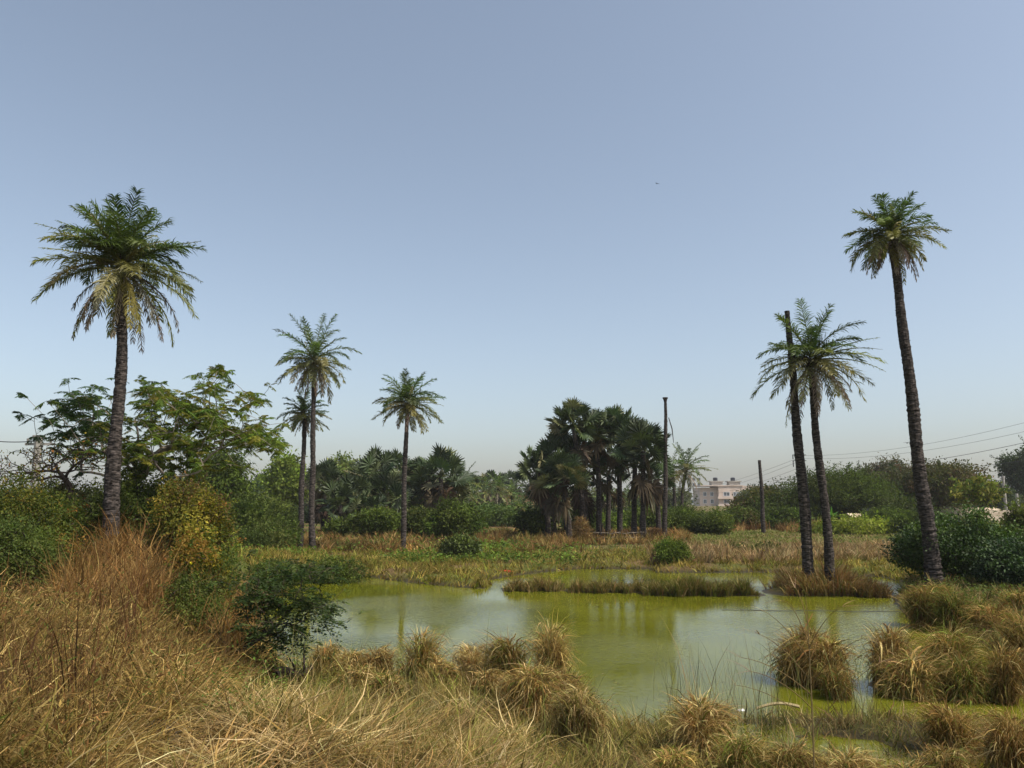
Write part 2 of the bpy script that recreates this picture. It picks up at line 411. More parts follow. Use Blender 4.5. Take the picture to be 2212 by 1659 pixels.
def bush(name, label, cat, px, ptop, wpx, Y, cols, wts, seed, nl=16, ncl=500, per=9, size=None, pbase=None, group=None,
         mat=None, trunk_h=None, droop=0.25, depth=None, flat=0.5, spray=0.12, cr=None, wr=0.5, bark=None, small=(0.2, 0.42), basez=None):
    rng = np.random.default_rng(seed)
    top = at(px, ptop, Y); hw = wpx / 2 * mpp(Y); x = top[0]
    z0 = Hs(x, Y) if basez is None else basez
    h = top[2] - z0
    low = trunk_h if trunk_h is not None else -0.14
    cz = h * (low + 1) / 2; rz = h * (1 - low) / 2
    dep = depth if depth is not None else hw * 0.8
    e = empty(name, (x, Y, z0), label, cat, group)
    lumps = lump_field(rng, np.array([0, 0, cz]), np.array([hw * .84, dep * .84, rz * .78]), int(nl * 1.7), small)
    gl = Geo()
    size = size or 2.4 * mpp(Y) * 2.16
    if Y > 40: size *= 1.3; ncl = int(ncl * .72)
    lump_leaves(gl, rng, lumps, int(ncl * 1.6), per, (cr or size * 1.1), size, cols, wts, droop, flat, wr, spray=spray)
    # long shoots that break the outline
    ns = int(len(lumps) * (1.2 + 3 * spray)); gs_ = []
    for k_ in range(ns):
        c_, r_ = lumps[rng.integers(0, len(lumps))]
        d_ = nrm(rng.standard_normal(3) * np.array([1, 1, .6]) + np.array([0, 0, .55])); p_ = c_ + d_ * r_ * .8
        L_ = rng.uniform(.12, .30) * min(h, 2.2 * hw); m_ = 9
        t_ = np.linspace(0, 1, m_)[:, None]; d2 = nrm(d_ + np.array([0, 0, .4]) + rng.normal(0, .25, 3))
        P_ = p_ + d2 * L_ * t_ + np.array([0, 0, -.35 * L_ * (droop + .3)]) * t_ ** 2
        c__ = pal(rng, 1, cols, wts, .2)[0]
        PP = np.repeat(P_, 3, 0) + rng.normal(0, size * .25, (m_ * 3, 3))
        leaves(gl, rng, PP, nrm(d2 + rng.standard_normal((m_ * 3, 3)) * .8), size * rng.uniform(.6, 1.15, m_ * 3), np.tile(c__, (m_ * 3, 1)), wr, droop, flat)
        tube(gl, P_[::2], max(.006, size * .06), 3, (0.06, .05, .035))
    gl.build('foliage' if 'tree' not in name else 'crown', mat or M_leaf, e)
    gb = Geo()
    tp = [np.array([0, 0, -0.1]), np.array([0.03, 0, h * 0.12]), np.array([0.05 * h, 0, h * (0.22 if low < .1 else low * 0.9)])]
    tips = [l[0] + rng.standard_normal(3) * l[1] * 0.5 for l in lumps for _ in range(3)]
    branches(gb, rng, grow(rng, tp, tips, r0=(0.022 * h + 0.02) * (0.55 if spray > .3 else 1), rt=0.012), (0.05, 0.04, 0.03))
    gb.build('stem' if 'tree' not in name else 'trunk', bark or M_barkdark, e)
    return e

# ------------------------------------------------------------------ feather palms
PG = [(0.065, 0.105, 0.02), (0.095, 0.14, 0.025), (0.05, 0.08, 0.02)]
PO = [(0.17, 0.17, 0.045), (0.12, 0.13, 0.04), (0.20, 0.18, 0.07)]
PD = [(0.24, 0.20, 0.155), (0.20, 0.15, 0.10), (0.33, 0.28, 0.21)]
def frond(g, rng, o, az, th0, bend, L, ll, col, n=42, dead=0.0, thin=1.0, wl=0.03, lift=0.35):
    m = 10
    t = (np.arange(m) + .5) / m
    th = th0 + bend * t ** 1.25
    azs = az + np.cumsum(rng.standard_normal(m)) * (0.03 + 0.07 * dead)
    d = np.stack([np.sin(th) * np.cos(azs), np.sin(th) * np.sin(azs), np.cos(th)], -1) * L / m
    P = np.concatenate([[np.zeros(3)], np.cumsum(d, 0)]) + o
    tube(g, P, np.linspace(0.028, 0.005, m + 1) * (0.6 + L / 5), 4, np.array(col) * 0.8 + np.array([.05, .04, .01]))
    s = np.sort(rng.uniform(0.16, 1.0, n)); s = np.linspace(0.14, 1, n) + rng.uniform(-.01, .01, n); s = np.clip(s, 0, .999)
    if dead: s = s[rng.random(n) > 0.25 * dead]
    k = np.minimum((s * m).astype(int), m - 1); f = s * m - k
    B = P[k] * (1 - f)[:, None] + P[k + 1] * f[:, None]
    T = nrm(P[k + 1] - P[k])
    U = nrm(np.cross(np.cross(T, np.array([0, 0, 1.0])), T) + 1e-4)
    for sg in (-1, 1):
        Sd = nrm(np.cross(T, U)) * sg
        nn = len(s)
        fw = 0.55 + 0.7 * s + rng.uniform(-.15, .15, nn)
        lf = lift * rng.standard_normal(nn) + 0.15 - dead * 0.5
        D = nrm(T * fw[:, None] + Sd * (1 - dead * 0.4) + U * lf[:, None])
        ln = ll * (np.sin(PI * np.clip(0.12 + s * 0.80, 0, 1)) ** 0.6) * rng.uniform(0.8, 1.1, nn) * (1 - 0.3 * dead)
        D2 = nrm(D + np.array([0, 0, -0.7 - 1.0 * dead]) * rng.uniform(0.4, 1.2, nn)[:, None])
        wv = nrm(np.cross(D, U) + 0.7 * rng.standard_normal((nn, 3))) * (wl * rng.uniform(.7, 1.2, nn) * thin / 2)[:, None]
        p0 = B; p1 = B + D * (ln * .55)[:, None]; p2 = p1 + D2 * (ln * .45)[:, None]
        V = np.stack([p0 - wv * .6, p0 + wv * .6, p1 - wv, p1 + wv, p2 - wv * .1, p2 + wv * .1], 1)
        F = (np.array([[0, 1, 3, 2], [2, 3, 5, 4]])[None] + (np.arange(nn) * 6)[:, None, None]).reshape(-1, 4)
        c = np.clip(np.array(col)[None] * (1 + .15 * rng.standard_normal((nn, 1))), 0.004, .9)
        g.add(V.reshape(-1, 3), F, np.repeat(c, 6, 0))

def palm_trunk(g, rng, pts, radii, n=14, ring=0.09, scars=True, flare=None):
    pts = np.array(pts, float)
    seg = np.r_[0, np.cumsum(np.linalg.norm(np.diff(pts, axis=0), axis=1))]
    m = int(seg[-1] / ring) + 2
    s = np.linspace(0, seg[-1], m)
    # smooth centre line
    P = np.stack([np.interp(s, seg, pts[:, i]) for i in range(3)], -1)
    for _ in range(max(3, m // 14)):
        P[1:-1] = (P[:-2] + 2 * P[1:-1] + P[2:]) / 4
    P[:, 0] += 0.02 * np.sin(s * 1.3 + rng.uniform(0, 6)); P[:, 1] += 0.02 * np.cos(s * 1.1)
    r = np.interp(s, seg, radii) * (1 + 0.035 * np.sin(s * 2.1 + rng.uniform(0, 6)) + 0.03 * rng.standard_normal(m))
    r *= 1 + .02 * rng.standard_normal(m) + np.where(np.arange(m) % 2, .008, -.02)
    tube(g, P, r, n, (0.1, 0.1, 0.1), jit=0.035, rng=rng, cap_=True)
    if scars:
        ns = int(m * 5)
        k = rng.integers(1, m - 2, ns); a = rng.uniform(0, 2 * PI, ns)
        w_ = rng.uniform(.05, .12, ns) * (r[k] / .2); hgt = rng.uniform(.012, .03, ns)
        rad_ = np.stack([np.cos(a), np.sin(a), np.zeros(ns)], -1); tg = np.stack([-np.sin(a), np.cos(a), np.zeros(ns)], -1)
        c = P[k] + rad_ * (r[k] * 0.97)[:, None] + np.array([0, 0, 1]) * rng.uniform(-.04, .04, ns)[:, None]
        out = rad_ * rng.uniform(.006, .03, ns)[:, None] + np.array([0, 0, 1]) * hgt[:, None]
        V = np.stack([c - tg * w_[:, None] / 2, c + tg * w_[:, None] / 2, c + tg * w_[:, None] * .35 + out, c - tg * w_[:, None] * .35 + out], 1)
        g.add(V.reshape(-1, 3), np.arange(ns * 4).reshape(-1, 4), (0.1, 0.1, 0.1))
    return P

def feather_palm(label, path_px, Y, rads, crown_px, Rm, seed, ng=18, no=12, nd=8, ll=0.42, up=1.0, group=None, n=42, wl=0.03,
                 scars=True, dead_len=1.0, fruit=False, name='feather_palm', skew=0.0, cat='palm tree', skirt_z=0.25, sparse=6):
    rng = np.random.default_rng(seed)
    pts = np.array([at(a, b, Y) for a, b in path_px])
    z0 = Hs(pts[0][0], Y)
    base = np.array([pts[0][0], Y, z0]); pts = pts - base
    pts[0][2] = min(pts[0][2], -0.15)
    e = empty(name, base, label, cat, group)
    gt = Geo(); palm_trunk(gt, rng, pts, np.array(rads) * .88, scars=scars); gt.build('trunk', M_bark, e)
    c = at(*crown_px, Y) - base
    gc = Geo()
    ga = 2.39996; a0 = rng.uniform(0, 6)
    for i in range(ng):      # young upright greens
        u = i / max(ng - 1, 1)
        th = R(8 + 58 * u ** 0.8) + rng.uniform(-.06, .06)
        L = Rm * up * (1.12 - 0.12 * u) * rng.uniform(0.85, 1.08)
        frond(gc, rng, c + np.array([0, 0, 0.12]), a0 + i * ga + rng.uniform(-.2, .2), th, R(26 + 58 * u) * rng.uniform(.6, 1.35), L, ll, pal(rng, 1, PG, [1, 1.2, .8])[0], n, wl=wl)
    for i in range(no):      # older spreading olives
        u = i / max(no - 1, 1)
        th = R(62 + 50 * u) + rng.uniform(-.1, .1)
        L = Rm * rng.uniform(0.8, 1.18)
        frond(gc, rng, c - np.array([0, 0, 0.1 * u]), a0 + 1 + i * ga + rng.uniform(-.3, .3), th, R(55) * rng.uniform(.5, 1.35), L, ll, pal(rng, 1, PO if u > .25 else PG + PO, [1] * (3 if u > .25 else 6))[0], n, dead=0.15 * u, wl=wl)
    for i in range(sparse):  # thin, nearly bare ones
        frond(gc, rng, c, rng.uniform(0, 6.28), R(rng.uniform(55, 95)), R(rng.uniform(15, 40)), Rm * rng.uniform(.9, 1.12), ll * .5, pal(rng, 1, PO, [1, 1, 1])[0], int(n * .6), dead=0.4, wl=wl * .7)
    gc.build('crown', M_palm, e)
    if nd:
        gd = Geo()
        for i in range(nd):
            th = R(rng.uniform(105, 150)); L = Rm * rng.uniform(.55, .95) * dead_len
            frond(gd, rng, c - np.array([0, 0, skirt_z * rng.random()]), a0 + 2 + i * ga, th, (PI - th) * rng.uniform(.7, 1.0), L, ll * .8, pal(rng, 1, PD + PO[:1], [1, 1, 1, .6])[0], n, dead=rng.uniform(.5, 1), wl=wl * .8)
        gd.build('dead_fronds', M_grass, e)
    # stub mass of old leaf bases under the crown
    gs = Geo(); ns = 60
    base_ = np.tile(c, (ns, 1)) + np.stack([np.zeros(ns), np.zeros(ns), -rng.uniform(0, .5, ns)], -1)
    blades(gs, rng, base_, rng.uniform(0, 6.28, ns), rng.uniform(R(30), R(95), ns), rng.uniform(-.2, .4, ns), rng.uniform(.25, .5, ns) * (Rm / 2.2), np.full(ns, .06), pal(rng, ns, [(0.03, .02, .012), (0.07, .045, .025)], [1, 1]), 2)
    if fruit:
        for a in (0.3, 2.6, 4.0):
            q = c + np.array([math.cos(a) * .38, math.sin(a) * .3, -.12])
            nn = 260; dd = nrm(rng.standard_normal((nn, 3)))
            leaves(gs, rng, q + dd * np.array([.2, .18, .16]), dd, np.full(nn, .07), pal(rng, nn, [(0.012, .009, .008), (0.035, .018, .012)], [1, 1]), .7)
    gs.build('leaf_bases', M_twig, e)
    return e

def dead_trunk(label, path_px, Y, rads, seed, flare=False):
    rng = np.random.default_rng(seed)
    pts = np.array([at(a, b, Y) for a, b in path_px]); z0 = Hs(pts[0][0], Y)
    base = np.array([pts[0][0], Y, z0]); pts = pts - base; pts[0][2] = -0.15
    g_ = Geo(); palm_trunk(g_, rng, pts, np.array(rads) * .9)
    if flare:
        top = pts[-1]
        tube(g_, [top - np.array([0, 0, .25]), top - np.array([0, 0, .1]), top, top + np.array([0, 0, .05])], [.11, .14, .2, .19], 10, (0.1, .1, .1), cap_=True)
        tube(g_, [top + np.array([.2, 0, -1.4]), top + np.array([.42, 0, -2.2]), top + np.array([.5, 0, -3.2])], [.03, .04, .02], 4, (0.1, .1, .1))
    o_ = g_.build('dead_palm_trunk', M_bark, None, base)
    tag(o_, label, 'dead palm', None); return o_

feather_palm('large feather palm on the left bank with a shaggy skirt of grey dead fronds', [(238, 1160), (243, 1060), (254, 900), (262, 760), (266, 640), (266, 580)], 21,
             [.26, .235, .185, .162, .15, .145], (264, 572), 2.3, 11, ng=28, no=17, nd=22, ll=.50, up=.78, n=64, wl=.034, dead_len=1.2, sparse=8)
feather_palm('taller palm of the close pair standing beyond the leafy shrub', [(674, 1206), (674, 1080), (677, 900), (678, 800)], 44, [.21, .19, .16, .14], (679, 783), 2.35, 12,
             ng=18, no=24, nd=14, ll=.48, up=1.15, n=44, wl=.05, scars=False)
feather_palm('shorter small-crowned palm of the close pair behind the taller trunk', [(648, 1206), (651, 1080), (656, 960), (658, 905)], 46, [.20, .18, .15, .14], (658, 895), 1.5, 13,
             ng=15, no=18, nd=10, ll=.36, up=1.0, n=34, wl=.05, scars=False)
feather_palm('single slender palm rising from the grassy spit left of centre', [(871, 1206), (872, 1100), (876, 960), (880, 880)], 44, [.19, .17, .15, .13], (880, 872), 2.15, 14,
             ng=20, no=24, nd=8, ll=.46, up=.88, n=44, wl=.048, scars=False)
feather_palm('live palm leaning on the grassy islet beside a headless trunk', [(1796, 1262), (1790, 1180), (1776, 1050), (1762, 920), (1752, 800)], 27, [.20, .172, .16, .148, .14], (1752, 778), 2.2, 15,
             ng=15, no=20, nd=14, ll=.46, up=.86, n=50, wl=.036, fruit=True, dead_len=1.3)
dead_trunk('headless dark palm trunk leaning on the grassy islet', [(1748, 1256), (1744, 1180), (1730, 1020), (1716, 850), (1704, 730), (1701, 672)], 27.3, [.24, .21, .195, .155, .12, .10], 16)
feather_palm('tallest curving palm in front of the big dark bush on the right', [(2024, 1290), (2012, 1200), (1992, 1060), (1972, 880), (1952, 720), (1938, 600), (1928, 540)], 26.5, [.34, .295, .25, .225, .19, .168, .16], (1926, 508), 1.72, 17,
             ng=15, no=20, nd=20, ll=.44, up=.80, n=50, wl=.038, dead_len=1.2)
dead_trunk('tall straight dead trunk with a flared top right of the fan palm grove', [(1436, 1186), (1437, 1080), (1438, 950), (1437, 860)], 54, [.20, .18, .15, .11], 18, True)
dead_trunk('short thin dead trunk standing in rusty grass before the brown hedge', [(1650, 1164), (1647, 1090), (1643, 1030), (1641, 994)], 64, [.21, .19, .15, .14], 19)
feather_palm('drooping feather palm at the right edge of the fan palm grove', [(1471, 1110), (1474, 1060), (1480, 1026)], 76, [.2, .18, .17], (1481, 1016), 2.9, 20, ng=13, no=11, nd=4, ll=.55, up=.95, n=30, wl=.07, scars=False)
feather_palm('half-hidden feather palm behind the flared dead trunk', [(1457, 1112), (1456, 1060), (1454, 1030)], 79, [.2, .18, .17], (1453, 1018), 2.2, 21, ng=9, no=8, nd=4, ll=.45, n=24, wl=.07, scars=False)
feather_palm('small feather palm leaning over the right end of the left fan palm row', [(996, 1118), (998, 1070), (1000, 1050)], 72, [.3, .26, .24], (1000, 1046), 2.1, 22, ng=14, no=12, nd=4, ll=.45, n=26, wl=.07, scars=False)
for i, (px, py, pb, Y, r_, lb) in enumerate([
        (1077, 1058, 1135, 92, 2.3, 'bushy-headed palm farthest forward in the distant group left of the grove'),
        (1106, 1068, 1130, 104, 2.0, 'palm with a pale trunk just left of the dark fan palm grove'),
        (1046, 1062, 1128, 110, 2.3, 'distant palm at the left side of the far palm group'),
        (1124, 1098, 1145, 84, 1.5, 'short distant palm half hidden by the grove edge'),
        (1340, 1082, 1130, 95, 2.4, 'distant palm seen between trunks of the fan palm grove'),
        (1310, 1088, 1130, 100, 2.2, 'second distant palm seen through the fan palm grove'),
        (1410, 1065, 1120, 92, 2.6, 'distant palm crown behind the right trunks of the grove'),
        (1022, 1078, 1130, 100, 1.9, 'low distant palm beside the end of the left fan palm row')]):
    feather_palm(lb, [(px - 2, pb), (px, (py + pb) / 2), (px, py)], Y, [.2, .17, .16], (px, py), r_, 30 + i, ng=10, no=9, nd=4, ll=.45, n=20, wl=.09, scars=False, sparse=2, group='distant palms between the groves')

# ------------------------------------------------------------------ fan palms
FG = [(0.04, 0.062, 0.022), (0.065, 0.088, 0.032), (0.028, 0.042, 0.018)]
FD = [(0.11, 0.08, 0.05), (0.065, 0.048, 0.033), (0.16, 0.13, 0.085)]
def fan_leaf(g, rng, o, az, th, pet, rad, col, dead=0.0, nseg=26):
    a = np.array([math.sin(th) * math.cos(az), math.sin(th) * math.sin(az), math.cos(th)])
    s = np.array([-math.sin(az), math.cos(az), 0.0]); roll = rng.uniform(-1.2, 1.2)
    n_ = np.cross(s, a); s, n_ = s * math.cos(roll) + n_ * math.sin(roll), n_ * math.cos(roll) - s * math.sin(roll)
    hub = o + a * pet + np.array([0, 0, -0.05 * pet])
    tube(g, [o, o + a * pet * .5 + np.array([0, 0, .03]), hub], [.035, .025, .02], 4, np.array(col) * .8 + np.array([.04, .035, .01]))
    a2 = nrm(a + np.array([0, 0, (0.1 if not dead else -.7)]) + rng.normal(0, .15, 3)); s = nrm(s - a2 * s.dot(a2)); n_ = np.cross(s, a2)
    ph = np.linspace(-R(128), R(128), nseg); dph = ph[1] - ph[0]
    L = rad * (1 - .18 * (np.abs(ph) / R(128)) ** 2) * rng.uniform(.9, 1.08, nseg)
    def pt(angle, r, nz): return hub + r * (math.cos(angle) * a2 + math.sin(angle) * s) * (1 - .0) + n_ * nz
    cup = 0.22 + 0.5 * dead
    V = []
    for i, p in enumerate(ph):
        al = 1 if i % 2 else -1
        rm = L[i] * .58; hw = dph / 2 * 1.0
        dr = np.array([0, 0, -1.0]) * L[i] * (0.06 + .4 * dead) * rng.uniform(.4, 1.6)
        z1 = -cup * rm * abs(math.sin(p)) * .6
        V += [pt(p - hw, .03, 0), pt(p + hw, .03, 0), pt(p + hw, rm, z1 + al * .045), pt(p - hw, rm, z1 - al * .045),
              pt(p + hw * .12, L[i], z1 * 1.5) + dr, pt(p - hw * .12, L[i], z1 * 1.5) + dr]
    V = np.array(V)
    F = (np.array([[0, 1, 2, 3], [3, 2, 4, 5]])[None] + (np.arange(nseg) * 6)[:, None, None]).reshape(-1, 4)
    c = np.clip(np.array(col)[None] * (1 + .16 * rng.standard_normal((nseg, 1))), .004, .9)
    g.add(V, F, np.repeat(c, 6, 0))

def fan_palm(label, base_px, crown_px, Y, Rm, seed, nl=30, nd=10, low=False, group='fan palms of the dark grove', r0=.2, nseg=22, skirt=1.0):
    rng = np.random.default_rng(seed)
    c = at(*crown_px, Y); b = at(base_px, crown_px[1], Y); z0 = Hs(b[0], Y)
    base = np.array([b[0], Y, z0]); c = c - base
    e = empty('fan_palm', base, label, 'palm tree', group)
    gt = Geo(); pts = [np.array([0, 0, -.15]), np.array([0.02, 0, c[2] * .3]), np.array([c[0] * .5, 0, c[2] * .65]), c]
    palm_trunk(gt, rng, pts, [r0 * 1.25, r0, r0 * .9, r0 * .85], n=9, scars=False, ring=.2); gt.build('trunk', M_bark, e)
    gc = Geo(); ga = 2.39996
    for i in range(nl):
        u = i / (nl - 1)
        th = R(5 + 112 * u ** .8) + rng.uniform(-.12, .12)
        fan_leaf(gc, rng, c + np.array([0, 0, .1]), i * ga + rng.uniform(-.3, .3), th, Rm * rng.uniform(.42, .74), Rm * rng.uniform(.36, .47),
                 pal(rng, 1, FG if rng.random() > .25 * u + .03 else [(0.11, .12, .045), (.15, .14, .07)], [1, 1, 1][:3] if False else None or ([1, 1, 1]))[0] if False else
                 pal(rng, 1, *((FG, [1, 1, 1]) if rng.random() > .22 * u + .03 else ([(0.11, .12, .045), (.15, .14, .07)], [1, 1])))[0], nseg=nseg)
    gc.build('crown', M_fan, e)
    if nd:
        gd = Geo()
        for i in range(max(5, int(nd * .6))):
            th = R(rng.uniform(115, 170)); zz = rng.uniform(0, .9) * skirt * Rm * .8
            fan_leaf(gd, rng, c - np.array([0, 0, zz]), rng.uniform(0, 6.28), th, Rm * .35, Rm * rng.uniform(.38, .5), pal(rng, 1, FD, [1, 1.3, .6])[0], dead=.8, nseg=14)
        gd.build('dead_leaf_skirt', M_grass, e)
    return e
# base_x, crown, Y, radius, label
GROVE = [
 (1256, (1240, 925), 56, 2.25, 'tallest fan palm at the peak of the dark grove', 34, 8, 1),
 (1291, (1290, 945), 57, 2.1, 'fan palm with a bare pale trunk just right of the grove peak', 30, 10, 1.2),
 (1335, (1336, 938), 58, 2.3, 'high fan palm right of centre of the grove', 34, 8, 1),
 (1385, (1390, 975), 55, 2.35, 'fan palm with a shaggy skirted neck at the right of the grove', 36, 14, 1.6),
 (1366, (1372, 1010), 56, 1.7, 'leaning fan palm crossing the skirted one at the grove right', 20, 10, 1.2),
 (1222, (1205, 985), 57, 2.2, 'fan palm below and left of the grove peak', 32, 10, 1.0),
 (1182, (1162, 1022), 56, 2.0, 'fan palm at the outer left edge of the grove', 30, 8, .8),
 (1228, (1216, 1035), 54, 2.1, 'low dark fan palm in the left half of the grove', 32, 12, 1.0),
 (1262, (1262, 1010), 58, 2.0, 'fan palm buried in the dark middle of the grove', 26, 14, 1.6),
 (1312, (1315, 1030), 60, 1.8, 'fan palm with hanging dry leaves behind the pale trunk', 18, 12, 1.4),
 (1420, (1418, 1035), 60, 1.7, 'small fan palm directly left of the flared dead trunk', 22, 8, 1),
 (1196, (1180, 1062), 57, 1.8, 'squat fan palm at the lower left of the grove', 26, 8, .7),
]
for i, (bx, cr_, Y, rm, lb, nl, nd, sk_) in enumerate(GROVE):
    fan_palm(lb, bx, cr_, Y, rm, 60 + i, nl, nd, skirt=sk_)
ROW = [
 (702, (702, 1045), 68, 2.2, 'fan palm seen right behind the close pair of trunks'),
 (808, (808, 1032), 66, 2.5, 'tallest fan palm left of the single slender palm'),
 (856, (856, 1024), 70, 2.3, 'fan palm just left of the slender trunk top'),
 (905, (905, 1040), 72, 2.3, 'fan palm just right of the slender trunk'),
 (952, (952, 1030), 66, 2.7, 'broad round-headed fan palm at the right of the left row'),
 (766, (762, 1075), 64, 2.3, 'low fan palm between the close pair and the slender palm'),
 (735, (735, 1092), 62, 2.1, 'stemless-looking fan palm above the rusty grass on the left'),
 (830, (832, 1080), 64, 2.4, 'drooping fan palm low beside the slender trunk'),
 (915, (915, 1080), 68, 2.3, 'low dark fan palm behind the green bushes'),
 (980, (975, 1075), 69, 2.0, 'low fan palm under the round-headed one'),
 (790, (790, 1105), 61, 1.8, 'smallest fan palm at the foot of the left row'),
 (868, (868, 1095), 66, 1.9, 'short fan palm hidden behind the slender trunk'),
]
for i, (bx, cr_, Y, rm, lb) in enumerate(ROW):
    fan_palm(lb, bx, cr_, Y, rm, 90 + i, 30, 12, group='fan palms of the left row', nseg=20, skirt=1.3, r0=.24)
FARF = [(1060, 1048, 125), (1085, 1050, 135), (1028, 1056, 130), (1010, 1050, 140), (1115, 1045, 128), (560, 1050, 150), (580, 1054, 150), (1520, 1062, 160)]
for i, (px, py, Y) in enumerate(FARF[:7]):
    nm = ['far grey-green fan palm in the skyline gap left of the grove'] * 5 + ['far fan palm in the gap between the two round green trees'] * 2
    fan_palm(nm[i], px, (px, py), Y, 2.6, 120 + i, 22, 6, group='far fan palms on the skyline' if i < 5 else 'far fan palms in the tree gap', nseg=12)

# ------------------------------------------------------------------ broadleaf trees and bushes
def T(*a, **k): return bush('leafy_tree', *a, **k)
def B(*a, **k): return bush('bush', *a, **k)
T('drooping green tree right of the feathery tree', 'tree', 480, 972, 140, 58, MD + BR[:1], [1, 1.2, .5, .8], 201, nl=22, ncl=1500, per=9, size=.26, droop=.9, trunk_h=.15, wr=.35)
T('round bright green tree behind the close pair of palms', 'tree', 628, 982, 104, 84, BR, [1, 1, .7], 202, nl=22, ncl=1300, per=9, size=.34, trunk_h=.2)
T('pale airy yellow-green tree right of the close pair of palms', 'tree', 732, 978, 84, 86, [(0.17, .21, .06), (.13, .17, .05), (.2, .22, .08)], [1, 1, 1], 203, nl=20, ncl=330, per=9, size=.3, trunk_h=.15, small=(.14, .26), spray=.5)
T('thin pale tree poking up behind the left fan palm row', 'tree', 800, 982, 60, 92, [(0.15, .19, .05), (.10, .14, .04)], [1, 1], 204, nl=10, ncl=160, per=8, size=.3, trunk_h=.3, spray=.5, small=(.15,.3))
T('pale leafy treetop just right of the slender palm trunk', 'tree', 905, 990, 70, 95, [(0.15, .19, .06), (.11, .15, .05)], [1, 1], 205, nl=10, ncl=180, per=8, size=.3, trunk_h=.3, spray=.5, small=(.15,.3))
T('small grey-green tree low in the gap between the round trees', 'tree', 555, 1040, 50, 110, [(0.08, .11, .05), (.06, .085, .04)], [1, 1], 206, nl=12, ncl=400, per=8, size=.35)
B('wide fine-leaved dark bush below the round bright tree', 'bush', 560, 1066, 190, 56, DK[1:] + MD[:1], [1, 1, .6], 207, nl=26, ncl=2200, per=9, size=.16, depth=3)
B('dense green thicket left of the close pair of palm trunks', 'bush', 545, 1098, 170, 46, MD + OL[:1], [1, .8, .8, .5], 208, nl=26, ncl=2200, per=9, size=.14, depth=2.5)
B('lower olive thicket reaching down to the rusty grass', 'bush', 590, 1125, 110, 44, OL[:1] + MD, [.7, 1, .6, .8], 209, nl=18, ncl=1200, per=9, size=.13, depth=2)
B('grey-green shrub at the foot of the dense thicket', 'bush', 520, 1140, 110, 38, DK[1:] + MD[2:], [1, 1, 1], 210, nl=18, ncl=1300, per=9, size=.11, depth=2)
B('round green bush between the rusty grass and the stemless fan palm', 'bush', 730, 1122, 50, 56, MD, [1, 1, .6], 211, ncl=500, size=.16)
B('olive round bush in front of the low fan palms', 'bush', 780, 1108, 64, 55, MD[:1] + OL[:1] + DK[2:], [1, .7, .7], 212, ncl=700, size=.16)
B('small leaning green tree-like bush left of the slender trunk', 'bush', 826, 1106, 60, 54, BR[2:] + MD, [1, 1, .8, .6], 213, ncl=560, size=.17, trunk_h=.3)
B('green bush right behind the slender trunk', 'bush', 905, 1100, 100, 58, MD + DK[2:], [1, .6, .8, 1], 214, ncl=800, size=.17)
B('big dark green bush in the middle of the far bank', 'bush', 985, 1080, 120, 55, DK[1:] + MD, [1, 1, .8, .5, .8], 215, nl=24, ncl=1500, size=.17, depth=2.6)
B('small glossy bush in front of the big dark middle bush', 'bush', 992, 1158, 90, 38.5, DK[1:] + BR[2:], [1, 1, .6], 216, nl=18, ncl=520, per=8, size=.15, spray=.3, mat=M_glossy)
B('pale green bush beyond the middle bush', 'bush', 1065, 1095, 110, 78, [(0.08, .12, .035), (.1, .14, .04)], [1, 1], 217, ncl=700, size=.25)
B('dark overhanging bush at the left foot of the grove', 'bush', 1150, 1112, 80, 57, DK + MD[:1], [1, 1, 1, .4], 218, ncl=700, size=.2, trunk_h=.3)
B('bright undergrowth bush between the left grove trunks', 'bush', 1250, 1100, 70, 62, BR[2:] + MD, [.7, 1, 1, .6], 219, ncl=600, size=.2)
B('green undergrowth behind the stick fence', 'bush', 1315, 1112, 110, 68, MD + BR[:1], [1, 1, .8, .3], 220, ncl=900, size=.2)
B('undergrowth bush filling the right of the grove floor', 'bush', 1400, 1098, 110, 68, MD + DK[2:], [1, 1, .8, 1], 221, ncl=1000, size=.2)
B('willowy green bush right of the flared dead trunk', 'bush', 1475, 1095, 120, 66, MD + BR[:1], [1, 1, .8, .5], 222, nl=24, ncl=1500, size=.18, wr=.3, depth=3)
B('tall leafy thicket in front of the pink apartment block', 'bush', 1530, 1100, 100, 64, MD + OL[:1], [1, 1, .8, .4], 223, nl=22, ncl=1200, size=.18, wr=.35, depth=2.5)
B('round bright green shrub at the water edge below the flared dead trunk', 'bush', 1452, 1166, 70, 37.2, BR + MD[:1], [1, .6, 1, 1], 224, nl=20, ncl=900, per=8, size=.13, wr=.3, spray=.35)
B('rust and green bush hiding the right wing of the pink block', 'bush', 1655, 1052, 145, 80, RB + OL, [1, 1, .8, .6, .3, .6], 225, nl=26, ncl=1500, size=0.255)
B('dark olive hedge bush below the rusty one', 'bush', 1690, 1072, 190, 78, DK[1:] + OL[2:], [1, 1, .8], 226, nl=26, ncl=1800, size=0.238)
B('green hedge bush left of the short dead trunk', 'bush', 1590, 1100, 100, 72, MD + OL[2:] + RB[:1], [1, .8, .7, .6, .3], 227, ncl=900, size=0.204)
B('dark hedge bush just right of the short dead trunk', 'bush', 1690, 1100, 123, 72, DK[1:] + MD, [1, 1, .6, .5, .5], 228, ncl=1100, size=0.204)
T('flat-topped green acacia behind the leaning islet palms', 'tree', 1800, 1008, 246, 79, DK[1:] + MD, [1, 1, 1, .7, .8], 229, nl=34, ncl=2900, size=0.221, wr=.35, spray=.25, trunk_h=.12, depth=6)
T('brown-green rounded tree behind the tallest curving palm', 'tree', 2010, 990, 212, 82, [(0.10, .08, .035), (.07, .075, .025), (.12, .075, .05), (.05, .06, .02)], [1, 1, .6, 1], 230, nl=32, ncl=2600, size=0.230, spray=.3, trunk_h=.12, depth=6)
